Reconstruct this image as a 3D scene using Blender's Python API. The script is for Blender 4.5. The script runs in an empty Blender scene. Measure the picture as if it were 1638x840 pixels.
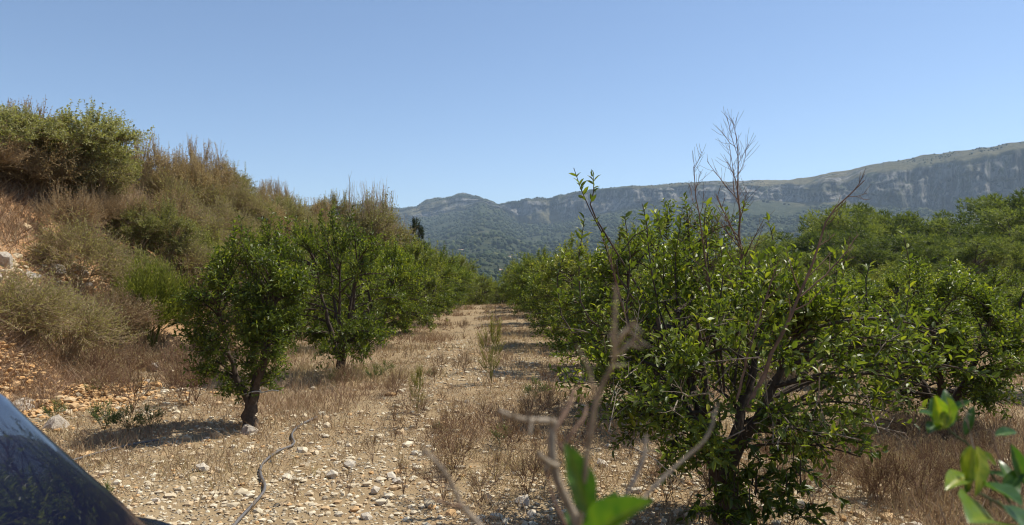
import bpy, math, numpy as np
from mathutils import Matrix, Vector
R = math.radians
sc = bpy.context.scene

# ------------------------------------------------------------------ camera, sky, sun, exposure
EYE = 1.6                      # camera height
cd = bpy.data.cameras.new('camera'); cam = bpy.data.objects.new('camera', cd)
sc.collection.objects.link(cam); sc.camera = cam
cam.location = (0, 0, EYE); cam.rotation_euler = (R(90.95), 0, R(-1.38))
cd.sensor_width = 36; cd.lens = 26.4; cd.clip_start = .05; cd.clip_end = 30000
cd.dof.use_dof = True; cd.dof.focus_distance = 7.0; cd.dof.aperture_fstop = 4.2

SUN_AZ, SUN_EL = 64, 56        # azimuth clockwise from +Y (down the lane), elevation
w = bpy.data.worlds.new('World'); sc.world = w; w.use_nodes = True
nt = w.node_tree; bg = nt.nodes['Background']
sky = nt.nodes.new('ShaderNodeTexSky'); sky.sky_type = 'NISHITA'; sky.sun_disc = False
sky.sun_elevation = R(SUN_EL); sky.sun_rotation = R(SUN_AZ)
sky.altitude = 200; sky.air_density = 0.8; sky.dust_density = 0.1; sky.ozone_density = 1.6
nt.links.new(sky.outputs[0], bg.inputs[0]); bg.inputs[1].default_value = 0.118
sd = bpy.data.lights.new('sun', 'SUN'); sun = bpy.data.objects.new('sun', sd); sc.collection.objects.link(sun)
sd.energy = 4.9; sd.angle = R(.53); sd.color = (1, .94, .82)
sv = Vector((math.sin(R(SUN_AZ))*math.cos(R(SUN_EL)), math.cos(R(SUN_AZ))*math.cos(R(SUN_EL)), math.sin(R(SUN_EL))))
sun.rotation_euler = sv.to_track_quat('Z', 'Y').to_euler(); sun.location = (20, 10, 30)
vs = sc.view_settings; vs.view_transform = 'Standard'; vs.look = 'None'; vs.exposure = 0.4; vs.gamma = 1; vs.use_curve_mapping = False
cy = sc.cycles
cy.max_bounces = 9; cy.diffuse_bounces = 6; cy.glossy_bounces = 2; cy.transmission_bounces = 6; cy.volume_bounces = 0
cy.use_denoising = True; cy.denoiser = 'OPENIMAGEDENOISE'; cy.denoising_prefilter = 'ACCURATE'
cy.filter_width = 1.1
cy.caustics_reflective = False; cy.caustics_refractive = False

# ------------------------------------------------------------------ numeric helpers
F = 1200.0; VX, VY = 790.0, 440.0
def pt(px, py, d):             # photo pixel at depth d -> world point
    return np.array([(px-VX)/F*d, d, EYE-(py-VY)/F*d])
def rg(seed): return np.random.default_rng(seed)
def nz(v): return v/np.maximum(np.linalg.norm(v, axis=-1, keepdims=True), 1e-9)
def _h(ix, iy, s):
    n = (ix.astype(np.int64)*374761393 + iy.astype(np.int64)*668265263 + s*1442695041) & 0x7fffffff
    n = ((n ^ (n >> 13))*1274126177) & 0x7fffffff
    n = (n ^ (n >> 16)) & 0xffff
    return n/65535.0
def vn(x, y, s=0):             # value noise 0..1
    x = np.asarray(x, float); y = np.asarray(y, float); x, y = np.broadcast_arrays(x, y)
    ix = np.floor(x); iy = np.floor(y); fx = x-ix; fy = y-iy
    fx = fx*fx*(3-2*fx); fy = fy*fy*(3-2*fy)
    a = _h(ix, iy, s); b = _h(ix+1, iy, s); c = _h(ix, iy+1, s); d = _h(ix+1, iy+1, s)
    return (a*(1-fx)+b*fx)*(1-fy)+(c*(1-fx)+d*fx)*fy
def fbm(x, y, s=0, o=4):       # about -1..1
    t = 0; a = 1; n = 0
    for k in range(o):
        t = t+a*(vn(x*2**k+17.3*k, y*2**k-9.1*k, s+k)*2-1); n += a; a *= .5
    return t/n*1.4
def waves(p, freq, seed, n=7): # smooth lumps in 3d
    g = rg(seed); k = nz(g.normal(size=(n, 3)))*freq*g.uniform(.6, 1.5, (n, 1)); ph = g.uniform(0, 6.28, n)
    return np.sin(p@k.T+ph).sum(-1)/math.sqrt(n)
def sstep(a, b, x):
    t = np.clip((x-a)/(b-a), 0, 1); return t*t*(3-2*t)

def mk(name, V, T, mat=None, smooth=False, **attrs):
    V = np.ascontiguousarray(V, dtype=np.float32); T = np.ascontiguousarray(T, dtype=np.int32)
    m = bpy.data.meshes.new(name); k = T.shape[1]
    m.vertices.add(len(V)); m.vertices.foreach_set('co', V.ravel())
    m.loops.add(T.size); m.loops.foreach_set('vertex_index', T.ravel())
    m.polygons.add(len(T)); m.polygons.foreach_set('loop_start', np.arange(len(T), dtype=np.int32)*k)
    m.polygons.foreach_set('loop_total', np.full(len(T), k, np.int32))
    m.polygons.foreach_set('use_smooth', np.full(len(T), smooth, dtype=bool))
    for a, v in attrs.items():
        at = m.attributes.new(a, 'FLOAT', 'POINT'); at.data.foreach_set('value', np.asarray(v, np.float32).ravel())
    m.update(calc_edges=True); m.validate()
    if mat: m.materials.append(mat)
    return m
def cat(parts):                # join (V,T[,tone]) tuples
    Vs, Ts, As, o = [], [], [], 0
    for p in parts:
        Vs.append(p[0]); Ts.append(p[1]+o); o += len(p[0])
        As.append(p[2] if len(p) > 2 else np.zeros(len(p[0])))
    return np.concatenate(Vs), np.concatenate(Ts), np.concatenate(As)
def tubes(P, r, s=4):          # P (n,K,3) polylines, r (n,K) radii -> V,T
    P = np.asarray(P, float); r = np.asarray(r, float)
    if P.ndim == 2: P = P[None]; r = r[None]
    n, K, _ = P.shape
    t = nz(np.gradient(P, axis=1))
    ref = np.where(np.abs(nz(P[:, -1:]-P[:, :1])[..., 2:3]) > .8, [[[1., 0, 0]]], [[[0, 0, 1.]]])
    u = nz(np.cross(t, ref)); v = np.cross(t, u)
    a = np.arange(s)/s*2*np.pi
    V = P[:, :, None]+r[:, :, None, None]*(np.cos(a)[None, None, :, None]*u[:, :, None]+np.sin(a)[None, None, :, None]*v[:, :, None])
    V = V.reshape(-1, 3)
    k = np.arange(K-1)[:, None]*s; j = np.arange(s)[None]; j2 = (j+1) % s
    q = np.stack([k+j, k+j2, k+s+j2, k+s+j], -1).reshape(-1, 4)
    T = np.concatenate([q[:, [0, 1, 2]], q[:, [0, 2, 3]]])
    T = (T[None]+(np.arange(n)*K*s)[:, None, None]).reshape(-1, 3)
    return V, T
LEAF_A = (np.array([[0, 0, 0], [.5, 0, -.03], [.45, -.5, .1], [.45, .5, .1], [1, 0, -.12]]),
          np.array([[0, 3, 1], [1, 3, 4], [0, 1, 2], [1, 4, 2]]))
LEAF_B = (np.array([[0, 0, 0], [.33, 0, 0], [.68, 0, -.03], [1, 0, -.12], [.3, -.46, .1], [.3, .46, .1], [.68, -.4, .05], [.68, .4, .05]]),
          np.array([[0, 5, 1], [0, 1, 4], [1, 5, 7], [1, 7, 2], [1, 2, 6], [1, 6, 4], [2, 7, 3], [2, 3, 6]]))
BLADE = (np.array([[0, -.5, 0], [0, .5, 0], [1., 0, 0]]), np.array([[0, 1, 2]]))
def leaves(B, D, N, L, W, tone, tm=LEAF_A):
    D = nz(D); S = nz(np.cross(N, D)); N = np.cross(D, S)
    c = tm[0]; n = len(B); m = len(c)
    V = (B[:, None]+c[None, :, 0:1]*(D*L[:, None])[:, None]+c[None, :, 1:2]*(S*W[:, None])[:, None]+c[None, :, 2:3]*(N*L[:, None])[:, None])
    T = (tm[1][None]+(np.arange(n)*m)[:, None, None]).reshape(-1, 3)
    return V.reshape(-1, 3), T, np.repeat(tone, m)
def bez(a, c, b, K):
    t = np.linspace(0, 1, K)[None, :, None]
    return (1-t)**2*a[:, None]+2*t*(1-t)*c[:, None]+t*t*b[:, None]

# ------------------------------------------------------------------ materials
def mat(name): m = bpy.data.materials.new(name); m.use_nodes = True; return m, m.node_tree, m.node_tree.nodes['Principled BSDF']
def nd(t, typ, **kw):
    n = t.nodes.new(typ)
    for k, v in kw.items(): setattr(n, k, v)
    return n
def ramp(t, fac, stops):
    r = nd(t, 'ShaderNodeValToRGB'); e = r.color_ramp.elements
    while len(e) < len(stops): e.new(.5)
    for x, (p, c) in zip(e, stops): x.position = p; x.color = (*c, 1)
    t.links.new(fac, r.inputs[0]); return r.outputs[0]
def noise(t, scale, detail=4, rough=.6, coord='Object', vec=None):
    n = nd(t, 'ShaderNodeTexNoise'); n.inputs['Scale'].default_value = scale; n.inputs['Detail'].default_value = detail; n.inputs['Roughness'].default_value = rough
    if vec is None:
        tc = nd(t, 'ShaderNodeTexCoord'); vec = tc.outputs[coord]
    t.links.new(vec, n.inputs['Vector']); return n.outputs[0]
def mix(t, f, a, b, mode='MIX'):
    m = nd(t, 'ShaderNodeMix', data_type='RGBA', blend_type=mode)
    for s, v in ((m.inputs[0], f), (m.inputs[6], a), (m.inputs[7], b)):
        if hasattr(v, 'is_linked'): t.links.new(v, s)
        elif isinstance(v, (int, float)): s.default_value = v
        else: s.default_value = (*v, 1)
    return m.outputs[2]
def math_(t, op, a, b=0.0, c=None):
    m = nd(t, 'ShaderNodeMath', operation=op)
    for s, v in zip(m.inputs, (a, b) if c is None else (a, b, c)):
        if hasattr(v, 'is_linked'): t.links.new(v, s)
        else: s.default_value = v
    return m.outputs[0]
def attr(t, n): a = nd(t, 'ShaderNodeAttribute', attribute_name=n); return a.outputs['Fac']
def bump(t, h, strength, dist, bs):
    b = nd(t, 'ShaderNodeBump'); b.inputs['Strength'].default_value = strength; b.inputs['Distance'].default_value = dist
    t.links.new(h, b.inputs['Height']); t.links.new(b.outputs[0], bs.inputs['Normal'])

def leafmat(name, stops, trans=.35, rough=.38, spec=.5, tboost=(1.25, 1.35, .55), vary=.0):
    m, t, b = mat(name); oi = nd(t, 'ShaderNodeObjectInfo').outputs['Random']      # each plant its own shade of the species colour
    c = ramp(t, math_(t, 'ADD', attr(t, 'tone'), math_(t, 'MULTIPLY', math_(t, 'SUBTRACT', oi, .5), vary)), stops)
    t.links.new(c, b.inputs['Base Color']); b.inputs['Roughness'].default_value = rough; b.inputs['Specular IOR Level'].default_value = spec
    if trans > 0:
        tr = nd(t, 'ShaderNodeBsdfTranslucent'); t.links.new(mix(t, 1.0, c, tboost, 'MULTIPLY'), tr.inputs[0])
        ms = nd(t, 'ShaderNodeMixShader'); ms.inputs[0].default_value = trans
        t.links.new(b.outputs[0], ms.inputs[1]); t.links.new(tr.outputs[0], ms.inputs[2])
        t.links.new(ms.outputs[0], t.nodes['Material Output'].inputs[0])
    return m
def plain(name, stops, scale=8, rough=.85, bmp=0, bd=.01, spec=.3, detail=4):
    m, t, b = mat(name); n = noise(t, scale, detail); t.links.new(ramp(t, n, stops), b.inputs['Base Color'])
    b.inputs['Roughness'].default_value = rough; b.inputs['Specular IOR Level'].default_value = spec
    if bmp: bump(t, n, bmp, bd, b)
    return m
M = {}
M['citrus'] = leafmat('citrus_leaf', [(0, (.052, .074, .014)), (.45, (.115, .152, .022)), (.8, (.225, .265, .033)), (1, (.36, .36, .04))], .4, .43, .36, vary=0.16)
M['citrus_dry'] = leafmat('citrus_leaf_pale', [(0, (.075, .095, .02)), (.5, (.15, .175, .032)), (.85, (.24, .255, .05)), (1, (.33, .3, .07))], .4, .4, .35, vary=0.2)
M['pine'] = leafmat('pine_needles', [(0, (.07, .09, .028)), (.5, (.155, .18, .05)), (1, (.27, .285, .085))], .4, .6, .25, vary=0.5)
M['vine'] = leafmat('vine_leaf', [(0, (.11, .105, .045)), (.5, (.25, .24, .1)), (1, (.42, .4, .19))], .35, .5, .3)
M['olive'] = leafmat('shrub_leaf', [(0, (.1, .105, .04)), (.5, (.2, .2, .07)), (1, (.33, .31, .12))], .4, .55, .3, vary=0.3)
M['broom'] = leafmat('broom_stem', [(0, (.13, .15, .035)), (.5, (.25, .27, .055)), (1, (.38, .37, .1))], .4, .5, .3)
M['dryleaf'] = leafmat('dry_leaf', [(0, (.2, .135, .06)), (.5, (.37, .275, .125)), (1, (.5, .42, .19))], .35, .7, .15, (1.1, 1, .8), vary=0.3)
M['rust'] = leafmat('rust_leaf', [(0, (.27, .165, .085)), (.5, (.43, .3, .16)), (1, (.55, .44, .25))], .3, .7, .15, (1.1, 1, .8), vary=0.3)
M['straw'] = leafmat('straw', [(0, (.2, .115, .075)), (.35, (.32, .215, .14)), (.7, (.43, .33, .2)), (1, (.52, .45, .23))], .25, .7, .2, (1.05, 1, .85))
M['weed'] = leafmat('weed_leaf', [(0, (.06, .085, .03)), (.5, (.12, .16, .045)), (1, (.25, .27, .07))], .3, .5, .3)
M['ystalk'] = leafmat('yellow_stalk', [(0, (.2, .2, .05)), (.5, (.33, .31, .07)), (1, (.45, .4, .12))], .3, .5, .3)
M['bark'] = plain('citrus_bark', [(.25, (.035, .025, .018)), (.6, (.085, .062, .045)), (.85, (.15, .12, .09))], 22, .9, .7, .012)
M['twigwood'] = plain('shrub_twig', [(.3, (.24, .165, .095)), (.7, (.42, .32, .19))], 30, .9)
M['deadwood'] = plain('dead_wood', [(.3, (.11, .065, .042)), (.7, (.24, .15, .1))], 18, .85)
M['greytwig'] = plain('grey_twig', [(.3, (.17, .13, .09)), (.7, (.4, .33, .25))], 40, .85, .5, .001)
M['pinebark'] = plain('pine_bark', [(.3, (.09, .065, .05)), (.7, (.2, .15, .12))], 6, .95)
M['stone'] = plain('limestone', [(.25, (.38, .31, .22)), (.5, (.55, .48, .38)), (.8, (.72, .67, .57))], 9, .9, .6, .01, .2)
M['boulder'] = plain('boulder_stone', [(.25, (.25, .2, .155)), (.5, (.4, .345, .28)), (.8, (.55, .5, .43))], 5, .95, .8, .03, .2, 8)
M['ochre'] = plain('ochre_stone', [(.25, (.4, .24, .11)), (.5, (.55, .35, .18)), (.8, (.62, .46, .29))], 6, .95, .6, .01, .2)

def stone_mix():
    m, t, b = mat('gravel_stone')
    c = ramp(t, attr(t, 'tone'), [(0, (.5, .29, .12)), (.2, (.5, .36, .21)), (.5, (.5, .43, .31)), (1, (.66, .6, .48))])
    n = noise(t, 40, 3); c = mix(t, .35, c, ramp(t, n, [(.3, (.3, .25, .2)), (.7, (.75, .7, .62))]), 'OVERLAY')
    t.links.new(c, b.inputs['Base Color']); b.inputs['Roughness'].default_value = .92; b.inputs['Specular IOR Level'].default_value = .2
    return m
M['gravel'] = stone_mix()

def ground_mat():
    m, t, b = mat('soil'); tc = nd(t, 'ShaderNodeTexCoord').outputs['Object']
    n1 = noise(t, .55, 5, .6, vec=tc); n2 = noise(t, 5, 6, .65, vec=tc); n3 = noise(t, 38, 4, .6, vec=tc)
    c = ramp(t, n1, [(.3, (.25, .165, .085)), (.5, (.28, .2, .11)), (.7, (.32, .245, .145))])
    c = mix(t, .55, c, ramp(t, n2, [(.3, (.2, .135, .075)), (.55, (.32, .235, .135)), (.75, (.43, .34, .22))]))
    vo = nd(t, 'ShaderNodeTexVoronoi'); vo.inputs['Scale'].default_value = 26; vo.inputs['Randomness'].default_value = 1; t.links.new(tc, vo.inputs['Vector'])
    peb = ramp(t, vo.outputs['Distance'], [(.22, (1, 1, 1)), (.42, (0, 0, 0))])
    msk = math_(t, 'MULTIPLY', peb, ramp(t, noise(t, 1.3, 3, vec=tc), [(.42, (0, 0, 0)), (.6, (1, 1, 1))]))
    c = mix(t, math_(t, 'MULTIPLY', msk, .75), c, (.52, .45, .34))
    c = mix(t, ramp(t, noise(t, 1.9, 4, .7, vec=tc), [(.58, (0, 0, 0)), (.7, (.4, .4, .4))]), c, (.4, .24, .12))
    bk = attr(t, 'bank')
    cb = ramp(t, n2, [(.3, (.27, .15, .075)), (.55, (.4, .24, .125)), (.75, (.48, .34, .2))])
    c = mix(t, bk, c, cb)
    c = mix(t, attr(t, 'far'), c, ramp(t, noise(t, .03, 6, vec=tc), [(.35, (.06, .075, .035)), (.55, (.12, .12, .06)), (.7, (.26, .22, .13))]))
    t.links.new(c, b.inputs['Base Color']); b.inputs['Roughness'].default_value = .95; b.inputs['Specular IOR Level'].default_value = .15
    h = math_(t, 'ADD', math_(t, 'MULTIPLY', n3, .5), msk); bump(t, h, .9, .035, b)
    return m
def mountain_mat():
    m, t, b = mat('mountain'); tc = nd(t, 'ShaderNodeTexCoord').outputs['Object']
    n1 = noise(t, .004, 6, .6, vec=tc); n2 = noise(t, .03, 5, .65, vec=tc)
    green = ramp(t, n2, [(.3, (.035, .05, .026)), (.55, (.07, .082, .04)), (.75, (.13, .13, .065))])
    tan = ramp(t, n2, [(.3, (.17, .14, .075)), (.6, (.29, .235, .135)), (.8, (.36, .3, .2))])
    f = math_(t, 'ADD', attr(t, 'dry'), math_(t, 'MULTIPLY', math_(t, 'SUBTRACT', n1, .5), 1.3)); f2 = nd(t, 'ShaderNodeClamp'); t.links.new(f, f2.inputs[0])
    c = mix(t, f2.outputs[0], green, tan)
    mp = nd(t, 'ShaderNodeMapping'); mp.inputs['Scale'].default_value = (1, 1, .22); t.links.new(tc, mp.inputs[0])
    st = noise(t, .035, 7, .7, vec=mp.outputs[0])
    rock = ramp(t, st, [(.38, (.045, .045, .045)), (.46, (.125, .12, .113)), (.58, (.33, .31, .285))])
    rock = mix(t, ramp(t, n2, [(.5, (0, 0, 0)), (.62, (1, 1, 1))]), rock, (.06, .075, .04))
    rf = ramp(t, math_(t, 'ADD', attr(t, 'rock'), math_(t, 'MULTIPLY', math_(t, 'SUBTRACT', n2, .5), 1.2)), [(.42, (0, 0, 0)), (.6, (1, 1, 1))])
    c = mix(t, rf, c, rock)
    t.links.new(c, b.inputs['Base Color']); b.inputs['Roughness'].default_value = 1; b.inputs['Specular IOR Level'].default_value = .05
    bump(t, st, 1.0, 30, b)
    return m
def carpaint():
    m, t, b = mat('navy_car_paint')
    d = ramp(t, noise(t, 260, 2), [(.7, (0, 0, 0)), (.78, (1, 1, 1))])
    c = mix(t, math_(t, 'MULTIPLY', d, .05), (.0028, .0045, .026), (.3, .27, .24))
    t.links.new(c, b.inputs['Base Color']); b.inputs['Metallic'].default_value = .25; b.inputs['Roughness'].default_value = .32
    b.inputs['Coat Weight'].default_value = 1; b.inputs['Coat Roughness'].default_value = .02; b.inputs['Coat IOR'].default_value = 2.1
    return m
def simple(name, col, rough=.5, metal=0, spec=.5):
    m, t, b = mat(name); n = noise(t, 14, 3)
    t.links.new(ramp(t, n, [(.3, tuple(.85*x for x in col)), (.7, tuple(min(1, 1.12*x) for x in col))]), b.inputs['Base Color'])
    b.inputs['Roughness'].default_value = rough; b.inputs['Metallic'].default_value = metal; b.inputs['Specular IOR Level'].default_value = spec
    return m
M['ground'] = ground_mat(); M['mountain'] = mountain_mat(); M['car'] = carpaint()
M['glass'] = simple('car_glass', (.012, .014, .016), .04); M['rubber'] = simple('rubber', (.02, .02, .02), .8); M['alloy'] = simple('alloy', (.5, .5, .52), .35, .9)
M['lamp'] = simple('tail_lamp', (.3, .01, .01), .12); M['plastic'] = simple('black_plastic', (.025, .025, .027), .6)
M['hose'] = simple('polythene_hose', (.13, .12, .115), .55); M['tie'] = simple('drip_tube', (.42, .39, .35), .6)
M['wall'] = simple('whitewash', (.5, .47, .42), .9); M['roof'] = simple('clay_roof', (.42, .27, .19), .9)
M['cypress'] = leafmat('cypress_leaf', [(0, (.02, .032, .014)), (1, (.05, .07, .025))], .15, .6, .2)
M['wood_far'] = leafmat('far_wood', [(0, (.02, .034, .015)), (.6, (.045, .062, .025)), (1, (.1, .11, .045))], 0, .9, .1)

# ------------------------------------------------------------------ object helpers
C = sc.collection
def ob(name, mesh, parent=None, loc=None, rot=None, scl=None, kind=None):
    o = bpy.data.objects.new(name, mesh); C.objects.link(o)
    if loc is not None: o.location = tuple(float(x) for x in loc)
    if rot is not None: o.rotation_euler = rot
    if scl is not None: o.scale = scl if hasattr(scl, '__len__') else (scl,)*3
    if parent: o.parent = parent
    if kind: o['kind'] = kind
    return o
def tag(o, label, catg, group=None):
    o['label'] = label; o['category'] = catg
    if group: o['group'] = group
    return o
def thing(name, label, catg, loc=(0, 0, 0), rz=0, scl=1, group=None, rot=None):
    return tag(ob(name, None, None, loc, rot or (0, 0, rz), scl), label, catg, group)
def plant(name, label, catg, parts, loc, rz=0, scl=1, group=None, mats=None):
    t = thing(name, label, catg, loc, rz, scl, group)
    for pn, me in parts:
        c = ob(pn, me, t)
        if pn in ('crown', 'foliage', 'needles'): c['kind'] = 'stuff'
        if mats and pn in mats:
            c.material_slots[0].link = 'OBJECT'; c.material_slots[0].material = mats[pn]
    return t
def structure(o): o['kind'] = 'structure'; return o

# ------------------------------------------------------------------ terrain
def bank_t(x, y):
    xb = -5.75+.35*np.sin(y*.31+1)+.25*np.sin(y*.83)+.012*np.clip(y-14, 0, 40)
    return np.clip((xb-x)/4.3, 0, 1), xb
def H(x, y):
    x = np.asarray(x, float); y = np.asarray(y, float)
    r = np.hypot(x, y)
    z = .035*fbm(x*.7, y*.7, 3)*sstep(200, 20, r)
    t, xb = bank_t(x, y)
    along = sstep(85, 52, y)*sstep(-60, -20, y)
    s = t**.92; s = np.where(t > .85, s-.35*(t-.85)**1.5, s)
    zb = 3.95*s*(1+.0035*np.clip(y-16, 0, 34))+.3*fbm(x*.75, y*.75, 11)*np.sin(np.clip(t, 0, 1)*np.pi/2)
    zb = zb+.10*np.clip(-x-10.5, 0, 30)
    z = z+zb*along
    z = z-.075*np.clip(y-40, 0, 60)-.035*np.clip(y-100, 0, 330)
    z = z-.03*np.clip(x-16, 0, 60)*sstep(0, 40, y)
    z = z+.8*fbm(x*.02, y*.02, 5)*sstep(60, 150, r)
    return z
def Hs(x, y): return float(H(np.array([x]), np.array([y]))[0])
def hit(px, py, dmin=2.5, dmax=90):   # where a sight line meets the terrain
    d = np.linspace(dmin, dmax, 4000); P = np.stack([(px-VX)/F*d, d, EYE-(py-VY)/F*d], 1)
    below = P[:, 2] < H(P[:, 0], P[:, 1]); i = int(np.argmax(below)) if below.any() else len(d)-1
    return np.array([P[i, 0], P[i, 1], Hs(P[i, 0], P[i, 1])])
nth = 460; rr = np.concatenate([[0], np.geomspace(.6, 5600, 250)])
th = np.linspace(0, 2*np.pi, nth, endpoint=False)
rm, tm_ = np.meshgrid(rr, th, indexing='ij'); gx = rm*np.sin(tm_); gy = rm*np.cos(tm_)
gz = H(gx, gy)
i, j = np.meshgrid(np.arange(len(rr)-1), np.arange(nth), indexing='ij'); j2 = (j+1) % nth
Q = np.stack([i*nth+j, i*nth+j2, (i+1)*nth+j2, (i+1)*nth+j], -1).reshape(-1, 4)
bt, _ = bank_t(gx, gy)
gm = mk('ground', np.stack([gx, gy, gz], -1).reshape(-1, 3), Q, M['ground'], True,
        bank=(sstep(.02, .15, bt)*sstep(85, 52, gy)).ravel(), far=sstep(70, 140, rm).ravel())
structure(ob('ground', gm))

# mountain ridge beyond the valley: plateau, cliff band, wooded skirt
tab = lambda px, xs, ys: np.interp(px, xs, ys)
SKY_X = [-900, 0, 400, 570, 620, 650, 690, 740, 770, 800, 850, 900, 960, 1000, 1050, 1100, 1200, 1250, 1300, 1350, 1400, 1450, 1500, 1550, 1600, 1638, 2200, 2900]
SKY_Y = [345, 340, 335, 328, 329, 333, 322, 313, 318, 326, 314, 312, 300, 297, 295, 291, 287, 286, 283, 273, 262, 254, 243, 238, 231, 224, 150, 120]
CT_X = [-900, 570, 650, 740, 800, 850, 900, 960, 1100, 1200, 1300, 1360, 1400, 1500, 1560, 1638, 2200, 2900]
CT_Y = [346, 329, 334, 315, 327, 318, 315, 302, 297, 294, 293, 288, 279, 262, 252, 238, 170, 140]
CB_X = [-900, 570, 650, 700, 740, 770, 800, 830, 900, 950, 1050, 1150, 1250, 1320, 1390, 1420, 1638, 2200, 2900]
CB_Y = [365, 352, 352, 345, 340, 328, 338, 360, 358, 343, 332, 324, 319, 319, 324, 331, 331, 300, 280]
D_X = [-900, 0, 570, 740, 900, 1100, 1300, 1450, 1638, 2200, 2900]; D_Y = [4800, 4600, 4200, 3900, 3500, 3100, 2800, 2500, 2250, 1750, 1500]
Y0, Z0 = 470., -19.
def ridge(px, jag=True):
    ys = tab(px, SKY_X, SKY_Y); yct = tab(px, CT_X, CT_Y); ycb = tab(px, CB_X, CB_Y); D = tab(px, D_X, D_Y)
    if jag:
        ys = ys+(2.2+4.0*sstep(1000, 850, px))*fbm(px*.035, px*0, 21, 5)-9*(.45-np.abs(fbm(px*.018, px*0, 29, 4)))*sstep(980, 800, px); yct = yct+3.0*fbm(px*.03, px*0, 22, 5); ycb = ycb+5*fbm(px*.022, px*0, 23, 4)
    yct = np.maximum(yct, ys+1.0); ycb = np.maximum(ycb, yct+4)
    D = D+130*fbm(px*.012, px*0, 24, 5)
    return ys, yct, ycb, D
NS, NC, NP = 66, 34, 16
px = np.arange(-150, 2350, 2.8); ys, yct, ycb, D = ridge(px)
Dcb = D-.028*D
zcb = EYE+(VY-ycb)/F*Dcb; zct = EYE+(VY-yct)/F*D; Dsk = D*(1.015+.055*sstep(850, 1200, px)); zsk = EYE+(VY-ys)/F*Dsk
rows = []
for k in range(NS):
    s = k/NS; y = Y0+(Dcb-Y0)*s
    z = Z0+(zcb-Z0)*(.22*s+.78*s**2.1)
    x = (px-VX)/F*y
    z = z+(34*fbm(x*.0028, y*.0028, 31, 5)+9*fbm(x*.015, y*.015, 32, 3))*math.sin(math.pi*min(s, .97))**1.0*(.3+.7*s)
    rows.append((x, y, z, np.full_like(px, .05+.12*s), .42*sstep(1000, 1300, px)*sstep(.78, .98, s)*vn(px*.02, s*9, 9)-.12))
for k in range(NC):
    s = k/(NC-1); z = zcb+(zct-zcb)*s; y = Dcb+(D-Dcb)*(s**1.3)
    ldg = 22*np.floor(4*(s+.25*fbm(px*.01, 0*px, 47, 3)))/4
    fl = ldg+45*fbm(px*.06, s*1.2, 41, 5)+34*np.abs(fbm(px*.16, s*1.0, 42, 4))-20*(vn(px*.03, s*5, 43) > .6)
    y = y+fl*math.sin(math.pi*min(max(s, .04), .96)); x = (px-VX)/F*y
    rows.append((x, y, z, (1. if .06 < s < .93 else .6)*(.5+.5*sstep(.3, .55, vn(px*.016+3, s*1.5, 48)))*(.74+.26*sstep(1150, 1400, px)), np.full_like(px, .35)))
for k in range(1, NP+1):
    s = k/NP; y = D+(Dsk-D)*s; x = (px-VX)/F*y; z = zct+(zsk-zct)*(s**.8)+4*fbm(x*.02, y*.02, 45, 3)*math.sin(math.pi*s)
    st = (s > .8)*1.0
    rows.append((x, y, z, .15+.75*vn(px*.05, s*6, 8)*sstep(.25, .8, vn(px*.012, s*4, 7)), .5-.55*sstep(1150, 900, px)))
for k in (1, 2):
    y = Dsk+200*k; rows.append(((px-VX)/F*y, y, zsk-60*k, .1+0*px, .4+0*px))
n = len(px); nr = len(rows)
V = np.stack([np.stack([r[a] for r in rows]) for a in range(3)], -1).reshape(-1, 3)
i, j = np.meshgrid(np.arange(nr-1), np.arange(n-1), indexing='ij')
Q = np.stack([i*n+j, i*n+j+1, (i+1)*n+j+1, (i+1)*n+j], -1).reshape(-1, 4)
mm = mk('mountain', V, Q, M['mountain'], True, rock=np.stack([r[3] for r in rows]).ravel(), dry=np.stack([r[4] for r in rows]).ravel())
structure(ob('mountain', mm))
MV = V.reshape(nr, n, 3)

# ------------------------------------------------------------------ plant builders (meshes)
def ico(sub=0):
    import bmesh
    b = bmesh.new(); bmesh.ops.create_icosphere(b, subdivisions=sub+1, radius=1); b.verts.ensure_lookup_table()
    V = np.array([v.co[:] for v in b.verts]); T = np.array([[v.index for v in f.verts] for f in b.faces]); b.free(); return V, T
ICO0, ICO1, ICO2 = ico(0), ico(1), ico(2)

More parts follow.
